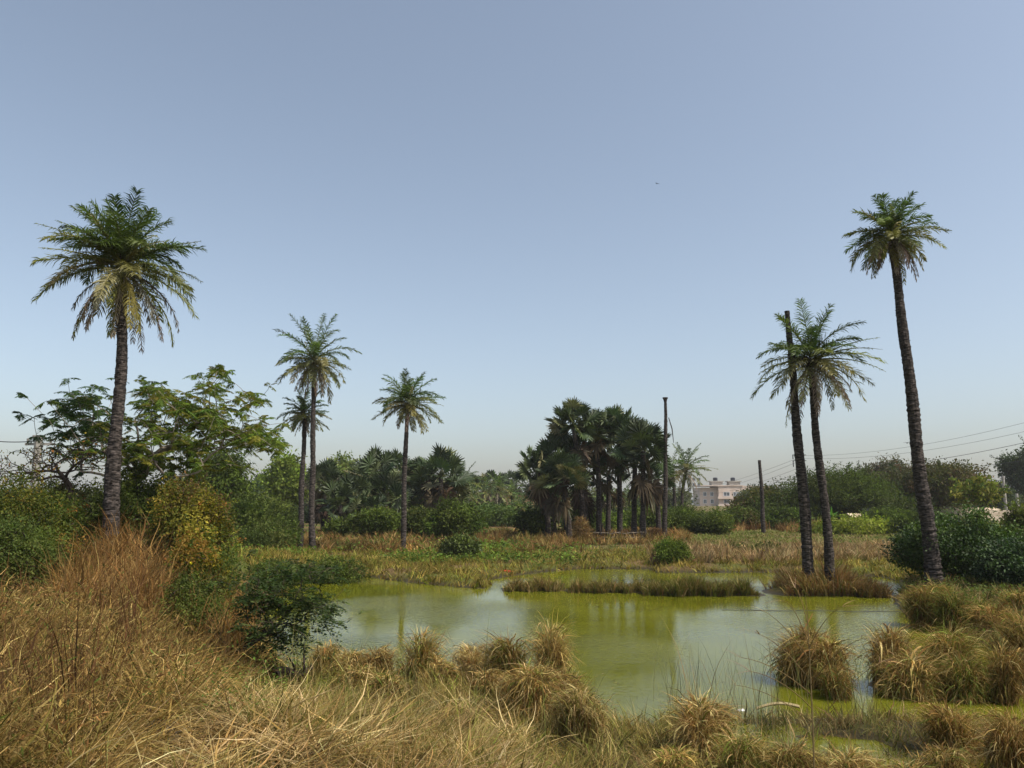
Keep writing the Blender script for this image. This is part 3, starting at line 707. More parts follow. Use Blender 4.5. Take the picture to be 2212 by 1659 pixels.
T('grey-brown tree between the acacia and the rounded tree', 'tree', 1922, 994, 123, 90, [(0.10, .09, .06), (.06, .075, .035), (.13, .11, .08)], [1, 1, .7], 231, nl=22, ncl=1300, size=0.255, spray=.3, trunk_h=.15)
T('large dark tree at the right edge of the view', 'tree', 2215, 958, 130, 120, [(0.035, .055, .025), (.05, .075, .03), (.03, .04, .02)], [1, 1, 1], 232, nl=28, ncl=2000, size=.32, trunk_h=.1)
T('low dark tree left of the concrete poles', 'tree', 2140, 1040, 70, 118, [(0.04, .055, .028), (.05, .07, .03)], [1, 1], 239, nl=16, ncl=800, size=.3, trunk_h=.1)
T('young sparse tree with yellow leaves and a thin stem before the cream roof', 'tree', 2108, 1020, 100, 58, [(0.13, .16, .03), (.22, .2, .04), (.07, .11, .02)], [1, .8, 1], 233, nl=12, ncl=110, per=7, size=.2, spray=.6, trunk_h=.3, small=(.15, .28), bark=M_barkdark)
B('green bush right of the small cream roof', 'bush', 1912, 1095, 100, 66, MD + DK[1:], [1, 1, .7, .6, .8], 234, ncl=1000, size=0.170, droop=.6, wr=.35)
B('dark bush behind the small cream roof', 'bush', 1850, 1070, 168, 78, OL[:1] + DK[1:], [.7, 1, 1], 235, nl=22, ncl=1400, size=0.221)
B('shadowy bush under the brown-green rounded tree', 'bush', 1965, 1078, 145, 74, DK + OL[2:], [1, 1, .6, .6], 236, nl=20, ncl=1100, size=0.221)
B('green bush left of the tallest curving palm trunk', 'bush', 1968, 1110, 70, 62, BR[2:] + MD, [1, .8, .5, .5], 240, ncl=500, size=.17)
B('low yellow-green hedge of broad leaves in front of the small cream roof', 'hedge', 1850, 1127, 245, 64, [(0.20, .24, .03), (.13, .17, .025), (.09, .11, .02)], [1.2, 1, .6], 237, ncl=700, size=0.221, nl=16)
B('low yellow shrubs in front of the long cream roof', 'hedge', 2110, 1122, 130, 52, [(0.22, .2, .03), (.13, .15, .03), (.1, .1, .03)], [1, 1, 1], 238, ncl=700, size=.16, nl=16)
# right bank bush
B('big glossy dark green bush behind the tallest palm base', 'bush', 2062, 1098, 320, 28, [(0.026, .055, .008), (0.040, .078, .010), (.065, .105, .014), (.016, .03, .007)], [1, 1, .7, .8], 241, nl=30, ncl=4000, per=8, size=.115, depth=2.2, mat=M_glossy, wr=.5, small=(.3, .42))
B('darker glossy bush spilling out at the right edge', 'bush', 2190, 1160, 150, 25, [(0.02, .045, .013), (.035, .065, .018), (.05, .08, .02)], [1, 1, .6], 242, nl=22, ncl=1300, per=8, size=.11, depth=1.6, mat=M_glossy)
B('brown-leaved shrub at the right edge above the glossy bush', 'bush', 2205, 1085, 100, 34, OL + BR[2:], [1, .5, 1, .6], 243, nl=20, ncl=620, per=8, size=.14, spray=.35)
B('small bush with tiny yellow flowers on the far bank', 'bush', 1655, 1188, 60, 41, DK[2:] + OL, [1, 1, .5, 1], 244, ncl=420, size=.12)
B('dark low bush among far bank straw', 'bush', 1590, 1190, 46, 41.5, DK[2:] + OL, [1, 1, .5, 1], 245, ncl=300, size=.12)
# left hedge behind the dry grass
B('yellow and orange leaved bush at the left edge', 'bush', 60, 1022, 260, 20, YL + MD[:1], [1.4, .6, .35, 1.3, 1], 246, nl=34, ncl=3400, per=8, size=.085, depth=2.2, spray=.2, small=(.25, .4))
B('dark green bush under the yellow one at the left edge', 'bush', 25, 1115, 250, 18, DK[1:] + MD + OL[:2], [.8, .8, 1, .8, .5, .7, .6], 247, nl=30, ncl=2600, per=8, size=.075, depth=1.5)
B('green and orange autumn-like bush right of the large left palm', 'bush', 420, 1020, 170, 19.5, YL + RB[:2], [1.3, .6, .5, 1.1, .4, .3], 248, nl=32, ncl=2800, per=8, size=.08, depth=1.6, spray=.25, small=(.25, .4))
B('dark leafy bush directly behind the large left palm', 'bush', 310, 995, 230, 24, DK + YL[:1] + MD[:1], [1, 1, .8, .6, .7], 249, nl=28, ncl=2200, per=8, size=.09, depth=1.8)
B('yellowing bush just above the foreground shrub', 'bush', 440, 1120, 130, 16.5, YL + MD[:2], [1, .7, .15, 1, .8, .8], 250, nl=22, ncl=1500, per=8, size=.07, depth=1.2)
B('low leafy bush on the slope left of the foreground shrub', 'bush', 432, 1218, 120, 13.8, MD + OL + BR[:1], [1, .8, .6, .8, .6, .5, .6], 251, nl=20, ncl=1000, per=8, size=.055, depth=.9, spray=.3)
B('trailing green plant at the near end of the far left bank', 'bush', 715, 1198, 170, 31, MD + BR[:1] + OL[:1], [1, .8, .8, .3, .5], 252, nl=18, ncl=900, per=8, size=.09, depth=1.2, spray=.3)
B('brown twiggy thicket under the nearly leafless tree', 'bush', 150, 1020, 190, 24.5, OL + RB, [1, .8, 1, .6, .4, .6], 254, nl=26, ncl=1500, per=8, size=.085, depth=1.6, spray=.3)
B('green thicket closing the gap right of the feathery tree trunk', 'bush', 400, 1010, 130, 27, MD + OL[:1], [1, .6, 1, .8], 255, nl=22, ncl=1500, per=8, size=.095, depth=1.6)
B('low leafy growth at the pond corner behind the foreground shrub', 'bush', 585, 1212, 130, 27, MD + OL[:1] + BR[:1], [1, .7, .9, .5, .4], 253, nl=22, ncl=1500, per=8, size=.08, depth=1.4, spray=.3)

# far wood that closes the view
def far_wood():
    rng = np.random.default_rng(300); g_ = Geo()
    for k in range(150):
        px = -300 + k * 19 + rng.uniform(-12, 12); Y = rng.uniform(135, 190)
        if 1480 < px < 1612: continue
        top = at(px, 1062 + rng.uniform(-8, 12), Y)
        h_ = top[2]; hw = rng.uniform(3, 5)
        lumps = lump_field(rng, np.array([top[0], Y, h_ * .52]), np.array([hw, hw * .8, h_ * .45]), 8)
        t = rng.random(); c = [(0.045 + .03 * t, .07, .03), (0.06 + .03 * t, .085, .035)]
        lump_leaves(g_, rng, lumps, 240, 7, .5, .6, c, [1, 1])
    for k in range(40):
        px = 600 + k * 22 + rng.uniform(-8, 8); Y = rng.uniform(84, 100)
        if px > 1440: continue
        top = at(px, 1098 + rng.uniform(-14, 12), Y); hw = rng.uniform(1.6, 2.6)
        lumps = lump_field(rng, np.array([top[0], Y, top[2] * .5]), np.array([hw, hw, top[2] * .45]), 7)
        lump_leaves(g_, rng, lumps, 170, 7, .3, .36, [(0.03, .045, .018), (.045, .065, .022)], [1, 1])
    tag(g_.build('far_wood', M_leaf), kind='stuff', label='hazy green wood closing the view behind the palms')
far_wood()

# feathery tree (spreading crown) on the left
def feathery_tree():
    rng = np.random.default_rng(401); Y = 25.0
    b = at(268, 1120, Y); z0 = Hs(b[0], Y); base = np.array([b[0], Y, z0])
    e = empty('feathery_tree', base, 'wide spreading feathery-leaved tree behind the large left palm', 'tree')
    reg = [(170, 870, 75, 45, 70), (200, 920, 90, 40, 50), (150, 940, 50, 30, 25), (340, 860, 60, 35, 60), (400, 880, 80, 35, 80), (460, 900, 70, 40, 70),
           (520, 935, 60, 35, 60), (575, 950, 45, 28, 45), (350, 930, 90, 45, 80), (430, 960, 80, 30, 50), (300, 960, 60, 40, 40),
           (455, 835, 35, 45, 26), (470, 800, 18, 25, 9), (548, 865, 25, 22, 16), (600, 962, 25, 12, 10), (240, 960, 60, 40, 40),
           (330, 1000, 70, 30, 50), (420, 1000, 60, 25, 36), (190, 975, 60, 30, 30), (330, 835, 30, 20, 12), (130, 890, 50, 30, 20)]
    tips = []
    for cx, cy, rx, ry, n in reg:
        for _ in range(int(n * .72)):
            a = rng.uniform(0, 6.28); r = abs(rng.normal(0, .75))
            tips.append(at(cx + rx * r * math.cos(a), cy + ry * r * math.sin(a), Y + rng.normal(0, 1.6)) - base)
    trunk = [at(266, 1130, Y) - base, at(270, 1080, Y) - base, at(290, 1035, Y) - base]
    trunk[0][2] = -.2
    sk = []
    limbs = [[(290, 1035), (320, 1000), (352, 972), (400, 955)], [(400, 955), (450, 935), (500, 925)], [(270, 1080), (262, 1020), (240, 965), (200, 925)], [(352, 972), (350, 930), (370, 885), (440, 850)]]
    gb = Geo()
    nodes = list(trunk) + [at(*p, Y + .3) - base for p in limbs[0][1:]]
    sk = grow(rng, nodes, [np.array(t) for t in tips], r0=.17, rt=.008, step=.35, pw=.52, bow=.16)
    branches(gb, rng, sk, (0.24, .18, .12), 6); gb.build('trunk', M_barkpale, e)
    gl = Geo()
    for t in tips:
        west = t[0] + base[0] < at(262, 900, Y)[0]
        colr = [(0.04, .075, .025), (.055, .09, .022)] if west else [(0.11, .15, .02), (.08, .12, .02), (.14, .14, .02)]
        for k in range(rng.integers(3, 6)):
            az = rng.uniform(0, 6.28); el = rng.uniform(-.5, .7)
            d = np.array([math.cos(az) * math.cos(el), math.sin(az) * math.cos(el), math.sin(el)])
            L = rng.uniform(.28, .48); m = 11
            c = pal(rng, 1, colr, [1] * len(colr), .2)[0]
            s_ = np.linspace(.15, 1, m); P = t + d * (s_ * L)[:, None] + np.array([0, 0, -1.0]) * (s_ ** 2 * L * .35)[:, None]
            tube(gl, np.array([t, P[5], P[-1]]), [.006, .005, .003], 3, c)
            sd = nrm(np.cross(d, [0, 0, 1.0]))
            for sg in (-1, 1):
                D = nrm(sd * sg + d * .35 + np.array([0, 0, -.35 + rng.normal(0, .35)]) + rng.standard_normal((m, 3)) * .1)
                leaves(gl, rng, P, D, .15 * np.sin(PI * (s_ * .75 + .15)) * rng.uniform(.8, 1.2, m), np.tile(c, (m, 1)), .28, .25, .3)
    gl.build('crown', M_leaf, e)
feathery_tree()

def bare_tree():
    rng = np.random.default_rng(402); Y = 22.5
    b = at(150, 1110, Y); z0 = Hs(b[0], Y); base = np.array([b[0], Y, z0])
    e = empty('bare_tree', base, 'nearly leafless twiggy tree with a few orange leaves left of the large palm', 'tree')
    tips = []
    for cx, cy, rx, ry, n in [(60, 1005, 75, 40, 90), (140, 985, 80, 38, 100), (210, 975, 50, 40, 60), (20, 1030, 50, 25, 40)]:
        for _ in range(n):
            a = rng.uniform(0, 6.28); r = math.sqrt(rng.random())
            tips.append(at(cx + rx * r * math.cos(a), cy + ry * r * math.sin(a), Y + rng.normal(0, .8)) - base)
    tr = [np.array([0, 0, -.1]), at(155, 1080, Y) - base, at(150, 1050, Y) - base]
    gb = Geo(); branches(gb, rng, grow(rng, tr, tips, r0=.085, rt=.009, step=.3, bow=.25, pw=.48), (0.1, .07, .05), 5)
    gb.build('trunk', M_barkdark, e)
    gl = Geo(); T_ = np.array(tips); sel = T_[rng.random(len(T_)) < .55]
    P = np.repeat(sel, 4, 0) + rng.standard_normal((len(sel) * 4, 3)) * .06
    leaves(gl, rng, P, nrm(rng.standard_normal(P.shape)), rng.uniform(.06, .12, len(P)), pal(rng, len(P), YL[:3], [1, 1, .8]), .5, .4)
    gl.build('crown', M_leaf, e)
bare_tree()

def pond_shrub():
    rng = np.random.default_rng(403); Y = 12.6
    b = at(500, 1432, Y); z0 = Hs(b[0], Y); base = np.array([b[0], Y, z0])
    e = empty('pond_shrub', base, 'dark small-leaved shrub leaning out over the pond from the near left bank', 'shrub')
    tips = []
    for cx, cy, rx, ry, n, z in [(560, 1255, 75, 34, 50, 0), (640, 1240, 70, 30, 44, .2), (710, 1228, 32, 16, 16, 0), (590, 1300, 75, 40, 75, 0), (670, 1300, 65, 38, 70, 0), (620, 1350, 70, 32, 46, 0),
                              (600, 1380, 40, 25, 22, .3), (710, 1330, 25, 28, 18, 0), (545, 1370, 40, 30, 24, 0), (530, 1300, 40, 50, 34, 0)]:
        for _ in range(n):
            a = rng.uniform(0, 6.28); r = abs(rng.normal(0, .85))
            tips.append(at(cx + rx * r * math.cos(a), cy + ry * r * math.sin(a), Y + z + rng.normal(0, .4)) - base)
    tr = [np.array([0, 0, -.1]), at(520, 1405, Y) - base, at(560, 1380, Y) - base, at(600, 1350, Y) - base]
    gb = Geo(); branches(gb, rng, grow(rng, tr, tips, r0=.04, rt=.0035, step=.18, bow=.3, pw=.5), (0.06, .05, .04), 5)
    gb.build('stem', M_barkdark, e)
    gl = Geo()
    for t in tips:
        for k in range(2):
            d = nrm(rng.standard_normal(3) * np.array([1, 1, .5]) + np.array([.2, 0, -.1])); L = rng.uniform(.14, .24); m = 6
            c = pal(rng, 1, [(0.03, .05, .014), (.045, .07, .018), (.08, .10, .03)], [1, 1, .5])[0]
            s_ = np.linspace(.2, 1, m); P = t + d * (s_ * L)[:, None] + np.array([0, 0, -.3 * L]) * (s_ ** 2)[:, None]
            sd = nrm(np.cross(d, [0, 0, 1.0]))
            for sg in (-1, 1):
                D = nrm(sd * sg + d * .5 + rng.standard_normal((m, 3)) * .25)
                leaves(gl, rng, P, D, rng.uniform(.05, .085, m), np.tile(c, (m, 1)), .42, .15, .9)
    gl.build('foliage', M_leaf, e)
pond_shrub()

# ------------------------------------------------------------------ tussocks
ST = [(0.34, .235, .075), (0.50, .385, .16), (0.18, .105, .032), (0.13, .15, .025)]
def tussock(label, px, pbase, ptop, wpx, seed, wts=(1.1, .7, .7, .45), group='grass tussocks along the near shore', z=0.0, dens=1.0, lean=0.0, col=None, name='grass_tussock', blade=.013):
    rng = np.random.default_rng(seed)
    b = gnd(px, pbase, z); Y = b[1]; z0 = Hs(b[0], Y); z0 = max(z0, -.05)
    top = at(px, ptop, Y); h = top[2] - z0; hw = wpx / 2 * mpp(Y)
    e_r = hw
    N = int(1900 * dens)
    a = rng.uniform(0, 6.28, N); rr = np.sqrt(rng.random(N)) * hw * .62
    base = np.stack([rr * np.cos(a), rr * np.sin(a), np.full(N, -.08)], -1)
    g_ = Geo(); cl = col or ST
    wts = np.array(wts) * np.array([1, np.exp(rng.normal(0, .5)), np.exp(rng.normal(0, .5)), np.exp(rng.normal(.1, .8))]); lean = lean + rng.normal(0, .16); tone = math.exp(rng.normal(0, .14)); sq = rng.uniform(.75, 1.3)
    cl = [tuple(min(.9, q * tone) for q in c_) for c_ in cl]
    wd = blade * (Y / 15) ** .8
    # ragged outline: the clump is a few unequal bunches
    kb = int(rng.integers(3, 8)); ba = rng.uniform(0, 6.28, kb); bh = rng.uniform(.42, 1.05, kb); bh[0] = 1.05
    br = rng.uniform(.25, .62, kb) * hw; bc = np.stack([br * np.cos(ba), br * np.sin(ba)], -1); bc[0] *= .3
    bi = rng.integers(0, kb, N); bi = np.where(rng.random(N) < .3, 0, bi)
    n1 = int(N * .55)
    q = bc[bi[:n1]] + rng.normal(0, .2 * hw, (n1, 2)); b1 = np.concatenate([q, np.full((n1, 1), -.08)], 1)
    az = np.arctan2(q[:, 1], q[:, 0]) + rng.normal(0, 1.0, n1)
    late = rng.random(n1) < .55
    blades(g_, rng, b1, az, rng.uniform(0, .14, n1), np.where(late, rng.uniform(1.2, 2.6, n1), rng.uniform(0, .5, n1)), h * bh[bi[:n1]] * np.where(late, rng.uniform(.8, 1.35, n1), rng.uniform(.6, 1.05, n1)), np.full(n1, wd), pal(rng, n1, cl, wts, .28), 6, .07, 2.6)
    # dry blades broken over at every height of the clump
    n2 = N - n1; k2 = bi[n1:]
    q2 = bc[k2] + rng.normal(0, .22 * hw, (n2, 2)); a2 = np.arctan2(q2[:, 1], q2[:, 0]) + rng.normal(0, .8, n2)
    zt = rng.uniform(.08, .85, n2) * h * bh[k2]
    b2 = np.concatenate([q2, zt[:, None]], 1)
    blades(g_, rng, b2, a2, rng.uniform(R(10), R(90), n2), rng.uniform(R(60), R(120), n2), np.minimum(rng.uniform(.2, .6, n2) * h, zt + .12), np.full(n2, wd * 1.1), pal(rng, n2, cl, wts, .3), 4, .14, .9)
    # a few strong loose stalks
    n3 = 40; blades(g_, rng, b1[:n3], rng.uniform(0, 6.28, n3), rng.uniform(.1, .5, n3), rng.uniform(.2, 1.1, n3), h * rng.uniform(.9, 1.45, n3), np.full(n3, wd * .6), pal(rng, n3, cl, wts), 6, .05)
    if lean: 
        for V in g_.V:
            V[:, 0] = V[:, 0] * sq + lean * np.clip(V[:, 2], 0, None) ** 1.3; V[:, 1] += rng.normal(0, .001) + lean * .5 * np.clip(V[:, 2], 0, None)
    o_ = g_.build(name, M_grass, None, (b[0], Y, z0)); tag(o_, label, 'grass tussock', group)
    return o_
TUS = [
 (703, 1478, 1388, 62, 'straw tussock at the left end of the near row, by the fallen branch'),
 (752, 1482, 1402, 66, 'second low tussock from the left end of the near row'),
 (806, 1482, 1396, 74, 'shaggy tussock left of the first water gap in the near row'),
 (836, 1548, 1452, 92, 'drooping tussock in front of the left end of the near row'),
 (776, 1520, 1440, 90, 'flattened tussock in front of the second and third ones at left'),
 (902, 1496, 1358, 74, 'tall narrow tussock standing alone left of centre'),
 (945, 1512, 1425, 64, 'short tussock leaning on the tall narrow one'),
 (1024, 1486, 1392, 92, 'broad domed tussock between the two tall near ones'),
 (1050, 1530, 1446, 90, 'flopped tussock in front of the broad domed one'),
 (1116, 1502, 1368, 58, 'tall straight tussock left of the highest one'),
 (1190, 1492, 1342, 78, 'highest pointed tussock of the near shore'),
 (1134, 1566, 1432, 108, 'big straw tussock in front of the two tallest ones'),
 (1222, 1548, 1448, 84, 'slumped tussock below the highest pointed one'),
 (1262, 1606, 1480, 116, 'outermost wide tussock at the pond corner near centre'),
]
for i, (a, b, c, d, lb) in enumerate(TUS): tussock(lb, a, b, c, d, 500 + i, dens=1.0 + (d > 85) * .5)
WR = (1.0, .35, 1.0, .65)
TUS2 = [
 (1726, 1478, 1348, 84, 'dark-sided tussock at the left end of the right cluster'),
 (1790, 1486, 1372, 90, 'tussock with green tips second in the right cluster'),
 (1812, 1506, 1432, 90, 'low tussock spilling right of the first two in the right cluster'),
 (1918, 1490, 1346, 96, 'tall tussock in the middle of the right cluster'),
 (1962, 1508, 1405, 110, 'leaning straw tussock in front of the tall middle one'),
 (2050, 1488, 1344, 90, 'pointed tussock right of the middle in the right cluster'),
 (2072, 1512, 1410, 100, 'tussock with combed blades below the pointed right one'),
 (2160, 1514, 1385, 130, 'wide swept tussock at the right edge'),
 (2235, 1480, 1310, 120, 'tall clump cut by the right edge above the swept tussock'),
]
for i, (a, b, c, d, lb) in enumerate(TUS2): tussock(lb, a, b, c + (b - c) * .06, d * .8, 540 + i, wts=WR, dens=1.5, lean=.12, group='grass tussocks of the right cluster')
TUS3 = [
 (1516, 1648, 1488, 112, 'straw tussock at the bottom right of centre, topmost of its group'),
 (1590, 1705, 1572, 150, 'matted tussock cut by the bottom edge right of centre'),
 (1700, 1715, 1590, 150, 'wide low tussock at the bottom edge below the white bag'),
 (1836, 1730, 1605, 150, 'tussock at the bottom edge right of the tall weed stalk'),
 (2062, 1632, 1500, 140, 'rounded brown tussock standing alone at the lower right'),
 (2040, 1708, 1598, 150, 'greenish tussock in front of the rounded brown one'),
 (2195, 1700, 1520, 130, 'tussock in the bottom right corner'),
 (1450, 1720, 1610, 110, 'small tussock at the bottom edge left of the straw one'),
 (1955, 1735, 1640, 120, 'flat tussock at the bottom edge left of the greenish one'),
]
for i, (a, b, c, d, lb) in enumerate(TUS3): tussock(lb, a, b, c + (b - c) * .1, d * .82, 560 + i, wts=(1.2, .8, .6, .4) if i < 4 else WR, dens=1.8, group='grass tussocks at the bottom right')
TUS4 = [
 (2000, 1342, 1262, 76, 'brown tussock at the water edge below the tallest palm'),
 (2062, 1352, 1268, 100, 'tussock right of the tallest palm base'),
 (2020, 1318, 1256, 60, 'small rusty tussock hugging the tallest palm base'),
 (2150, 1372, 1300, 110, 'olive tussock on the right bank below the glossy bush'),
 (2195, 1340, 1268, 90, 'rusty tussock at the right edge below the glossy bush'),
 (2110, 1345, 1290, 80, 'low tussock between the palm base and the right edge'),
]
for i, (a, b, c, d, lb) in enumerate(TUS4): tussock(lb, a, b, c + (b - c) * .1, d * .8, 580 + i, wts=(.25, .05, 1.3, .9), dens=1.4, group='grass tussocks on the right bank', z=.15)

# reed strips in the water
def strip(label, px0, px1, pb, ptop, seed, cols, wts, wid=.5, N=2500, name='reed_strip', lean=0, cat='reeds'):
    rng = np.random.default_rng(seed)
    A = gnd(px0, pb); B_ = gnd(px1, pb); c = (A + B_) / 2; Y = c[1]
    h = at((px0 + px1) / 2, ptop, Y + wid / 2)[2]
    u = rng.random(N); P = A[None] * (1 - u[:, None]) + B_[None] * u[:, None] - c
    P[:, 1] += rng.uniform(-.1, wid, N) + .16 * np.sin(u * 17 + seed) + .1 * np.sin(u * 41); P[:, 2] = -.05
    P[:, 0] += rng.normal(0, .05, N)
    nk = 26; kh = rng.uniform(.65, 1.2, nk)
    hh = h * 1.5 * np.interp(u * nk, np.arange(nk), kh) * (0.8 + .22 * np.sin(u * 23 + seed) * np.sin(u * 9)) * np.minimum(1, .45 + 6 * np.minimum(u, 1 - u))
    g_ = Geo(); az = np.where(rng.random(N) < .6, -PI / 2, PI / 2) + rng.normal(0, .8, N)
    blades(g_, rng, P, az, rng.uniform(.05, .45, N), rng.uniform(.3, 1.5, N), hh * rng.uniform(.8, 1.35, N), np.full(N, .022), pal(rng, N, cols, wts), 4, .08)
    tag(g_.build(name, M_grass, None, c), label, cat)
GS = [(0.14, .14, .03), (.09, .10, .02), (.32, .24, .10), (.16, .10, .035)]
strip('short reed strip nearest the tip of the grassy spit', 1092, 1218, 1277, 1253, 601, GS, [.6, .4, 1, .8], N=2600)
strip('middle reed strip in the water with a straw fringe', 1230, 1402, 1280, 1256, 602, GS, [.8, .6, 1, .5], N=3600)
strip('long dense green reed strip ending in open water', 1398, 1634, 1287, 1254, 603, GS, [.6, 1.2, .35, .4], wid=.9, N=7500)
strip('rusty grass tail on the right end of the palm islet', 1858, 1916, 1290, 1264, 604, [(0.14, .08, .03), (.10, .07, .03), (.1, .09, .02)], [1, 1, .6], N=1300)
def islet_grass():
    rng = np.random.default_rng(605); N = 9000
    A, B_, r = ISL[3]; c = np.array([(A[0] + B_[0]) / 2, (A[1] + B_[1]) / 2, 0])
    u = rng.uniform(-.12, 1.1, N); x = A[0] + (B_[0] - A[0]) * u + rng.normal(0, .15, N); y = A[1] + rng.uniform(-r, r * 1.1, N)
    P = np.stack([x, y, np.maximum(H(x, y), 0) - .03], -1)
    edge = np.abs(u - .5) * 2
    hgt = (1.0 - .35 * np.clip(edge, 0, 1.2) ** 2) * rng.uniform(.5, 1.5, N) * .8 * (.8 + .45 * np.sin(u * 19) * np.sin(u * 7 + 1)) * (1 - .45 * np.clip(u - .45, 0, 1))
    g_ = Geo()
    out = np.arctan2(y - A[1], (u - .5) * 3)
    blades(g_, rng, P - c, out + rng.normal(0, .7, N), rng.uniform(0, .45, N), rng.uniform(.2, 2.0, N), hgt, np.full(N, .024), pal(rng, N, [(0.28, .19, .07), (.17, .09, .035), (.12, .12, .03), (.36, .27, .12)], [1, 1.1, .8, .4]), 5, .09)
    tag(g_.build('islet_grass', M_grass, None, c), 'shaggy brown grass skirt covering the palm islet', 'grass')
islet_grass()

# ------------------------------------------------------------------ grass as ground cover
def scatter(name, label, seed, N, xy, hgt, wd, cols, wts, th=(0, .5), bend=(.2, 1.4), nseg=4, wig=.08, water_ok=-.1, zoff=-.03, az=None, clump=0.0, dmin=None, hnoise=.0, patch=None):
    rng = np.random.default_rng(seed)
    x, y = xy(rng, N)
    if clump:
        k = max(1, int(N / clump)); cx, cy = xy(rng, k); i = rng.integers(0, k, N)
        x = cx[i] + rng.normal(0, .13, N) * (cy[i] / 20) ** .5; y = cy[i] + rng.normal(0, .13, N) * (cy[i] / 20) ** .5
        hk = rng.uniform(.55, 1.3, k)[i]; ak = rng.uniform(0, 6.28, k)[i]; ck = np.exp(rng.normal(0, .34, (k, 1)))[i]; mk = rng.integers(0, len(cols), k)[i]
    else: hk = 1; ak = None
    d = sdist(x, y); z = H(x, y)
    ok = (d > water_ok) if dmin is None else (d > dmin)
    if patch is not None: ok &= patch(x, y, rng)
    h = rng.uniform(hgt[0], hgt[1], N) * hk * (1 + hnoise * fnoise(x, y, .8, 3))
    ok &= (h > .02)
    x, y, z, h = x[ok], y[ok], z[ok], h[ok]; n = len(x)
    if ak is not None: ak, ck, mk = ak[ok], ck[ok], mk[ok]
    if n == 0: return
    g_ = Geo()
    a = rng.uniform(0, 6.28, n) if ak is None else ak + rng.normal(0, .9, n)
    wdv = wd * (0.35 + .65 * y / 15) if wd < .02 else np.full(n, wd)
    # colour drifts in broad patches as the mix of plants does
    col = pal(rng, n, cols, wts)
    if ak is not None:
        own = np.array(cols, float)[mk]; col = np.clip((col * .5 + own * .5) * ck, .004, .9)
    blades(g_, rng, np.stack([x, y, z + zoff], -1), a, rng.uniform(*th, n), rng.uniform(*bend, n), h, wdv * rng.uniform(.7, 1.3, n), col, nseg, wig)
    tag(g_.build(name, M_grass), label=label, kind='stuff')
def trap(y0, y1, u0, u1, extra=0.6):
    """uniform in picture-ish terms inside the view wedge between depths y0..y1 and sides u0..u1 (photo x)"""
    def f(rng, n):
        y = y0 * (y1 / y0) ** rng.random(n)
        u = rng.uniform(u0, u1, n); return (u - 1106) / FPX * y, y
    return f
def onhill(x, y, rng): return (-x > 2.2 + .17 * y - .3 + .5 * fnoise(x, y, 1.2))
RG = [(0.23, .12, .035), (.15, .075, .022), (.34, .22, .08), (.09, .05, .018)]
DG = [(0.29, .19, .055), (0.17, .105, .030), (.44, .32, .12), (.12, .13, .022), (.07, .045, .016)]
scatter('hill_grass', 'tall tangled dry brown grass on the left slope', 701, 60000, trap(5.0, 24, -80, 620), (.35, .95), .015, DG, [1.2, 1, .6, .35, .6], th=(0, .9), bend=(.6, 3.0), nseg=6, wig=.26, patch=onhill, clump=70, hnoise=.3, dmin=.2)
scatter('hill_grass', 'rusty feathery grass heads around the large left palm', 702, 5000, trap(12.5, 21, 150, 540), (.5, 1.5), .016, RG, [.8, .7, .8, .4], th=(0, .4), bend=(.2, 1.6), nseg=7, wig=.2, patch=onhill, clump=40, dmin=.3)
scatter('straw_litter', 'bleached straw matted over the near bank', 703, 34000, trap(4.6, 11.5, -60, 1150), (.25, .8), .014, [(0.33, .22, .08), (.50, .38, .19), (.17, .095, .03), (.12, .125, .025)], [1.2, 1, .7, .4],
        th=(R(60), R(95)), bend=(-.5, .6), nseg=5, wig=.16, dmin=.1, zoff=.03, clump=40)
scatter('straw_litter', 'layers of fallen straw on the left slope', 704, 36000, trap(5.2, 18, -80, 600), (.3, .9), .014, DG, [1, .9, .8, .3, .4], th=(R(45), R(90)), bend=(-.3, 1.0), nseg=5, wig=.2, dmin=.1, zoff=.12, patch=onhill, clump=30)
def centre(x, y, rng): return (x > -3.5)
scatter('shore_grass', 'mixed green and straw grass on the near shore', 705, 46000, trap(7.0, 16.5, 560, 1560), (.12, .5), .012, [(0.27, .20, .06), (.12, .15, .022), (.40, .31, .12), (.13, .085, .03)], [1, 1.3, .6, .5], th=(.1, 1.1), bend=(.2, 1.4), nseg=4, wig=.1, dmin=-.15, clump=30)
def wet(x, y, rng): return (H(x, y) > -.02 - .05 * rng.random(len(x)))
scatter('marsh_grass', 'sparse green marsh grass standing in the shallow lower right', 706, 38000, trap(8.0, 13.2, 1280, 2300), (.10, .38), .011, [(0.24, .18, .08), (.12, .14, .03), (.07, .09, .02), (.19, .11, .05), (.36, .28, .14)], [1, 1, .6, .8, .5], th=(.1, 1.2), bend=(0, 1.2), nseg=3, wig=.12, dmin=-.4, patch=wet, clump=25)
scatter('right_bank_grass', 'olive and rusty grass of the right bank', 707, 26000, trap(14, 31, 1920, 2320), (.2, .55), .019, [(0.15, .14, .035), (.2, .12, .05), (.10, .11, .03), (.3, .22, .1)], [1, .9, .8, .5], th=(.05, .7), bend=(.2, 1.4), clump=30, dmin=0)
def dry_leaves():
    rng = np.random.default_rng(715); N = 17000
    x, y = trap(5, 20, -60, 600)(rng, N); ok = onhill(x, y, rng) & (fnoise(x, y, 1.7, 5) > -.35); x, y = x[ok], y[ok]; n = len(x)
    z = H(x, y) + rng.uniform(.05, .75, n)
    g_ = Geo(); leaves(g_, rng, np.stack([x, y, z], -1), nrm(rng.standard_normal((n, 3)) * [1, 1, .9] + [0, 0, -.3]), rng.uniform(.04, .11, n) * (.5 + y / 20), pal(rng, n, [(0.24, .15, .05), (.30, .21, .08), (.14, .075, .025), (.09, .11, .022)], [1, .5, 1, .6], .3), .22, .3, .2)
    tag(g_.build('dry_leaves', M_grass), kind='stuff', label='curled dry leaves caught in the slope grass')
dry_leaves()
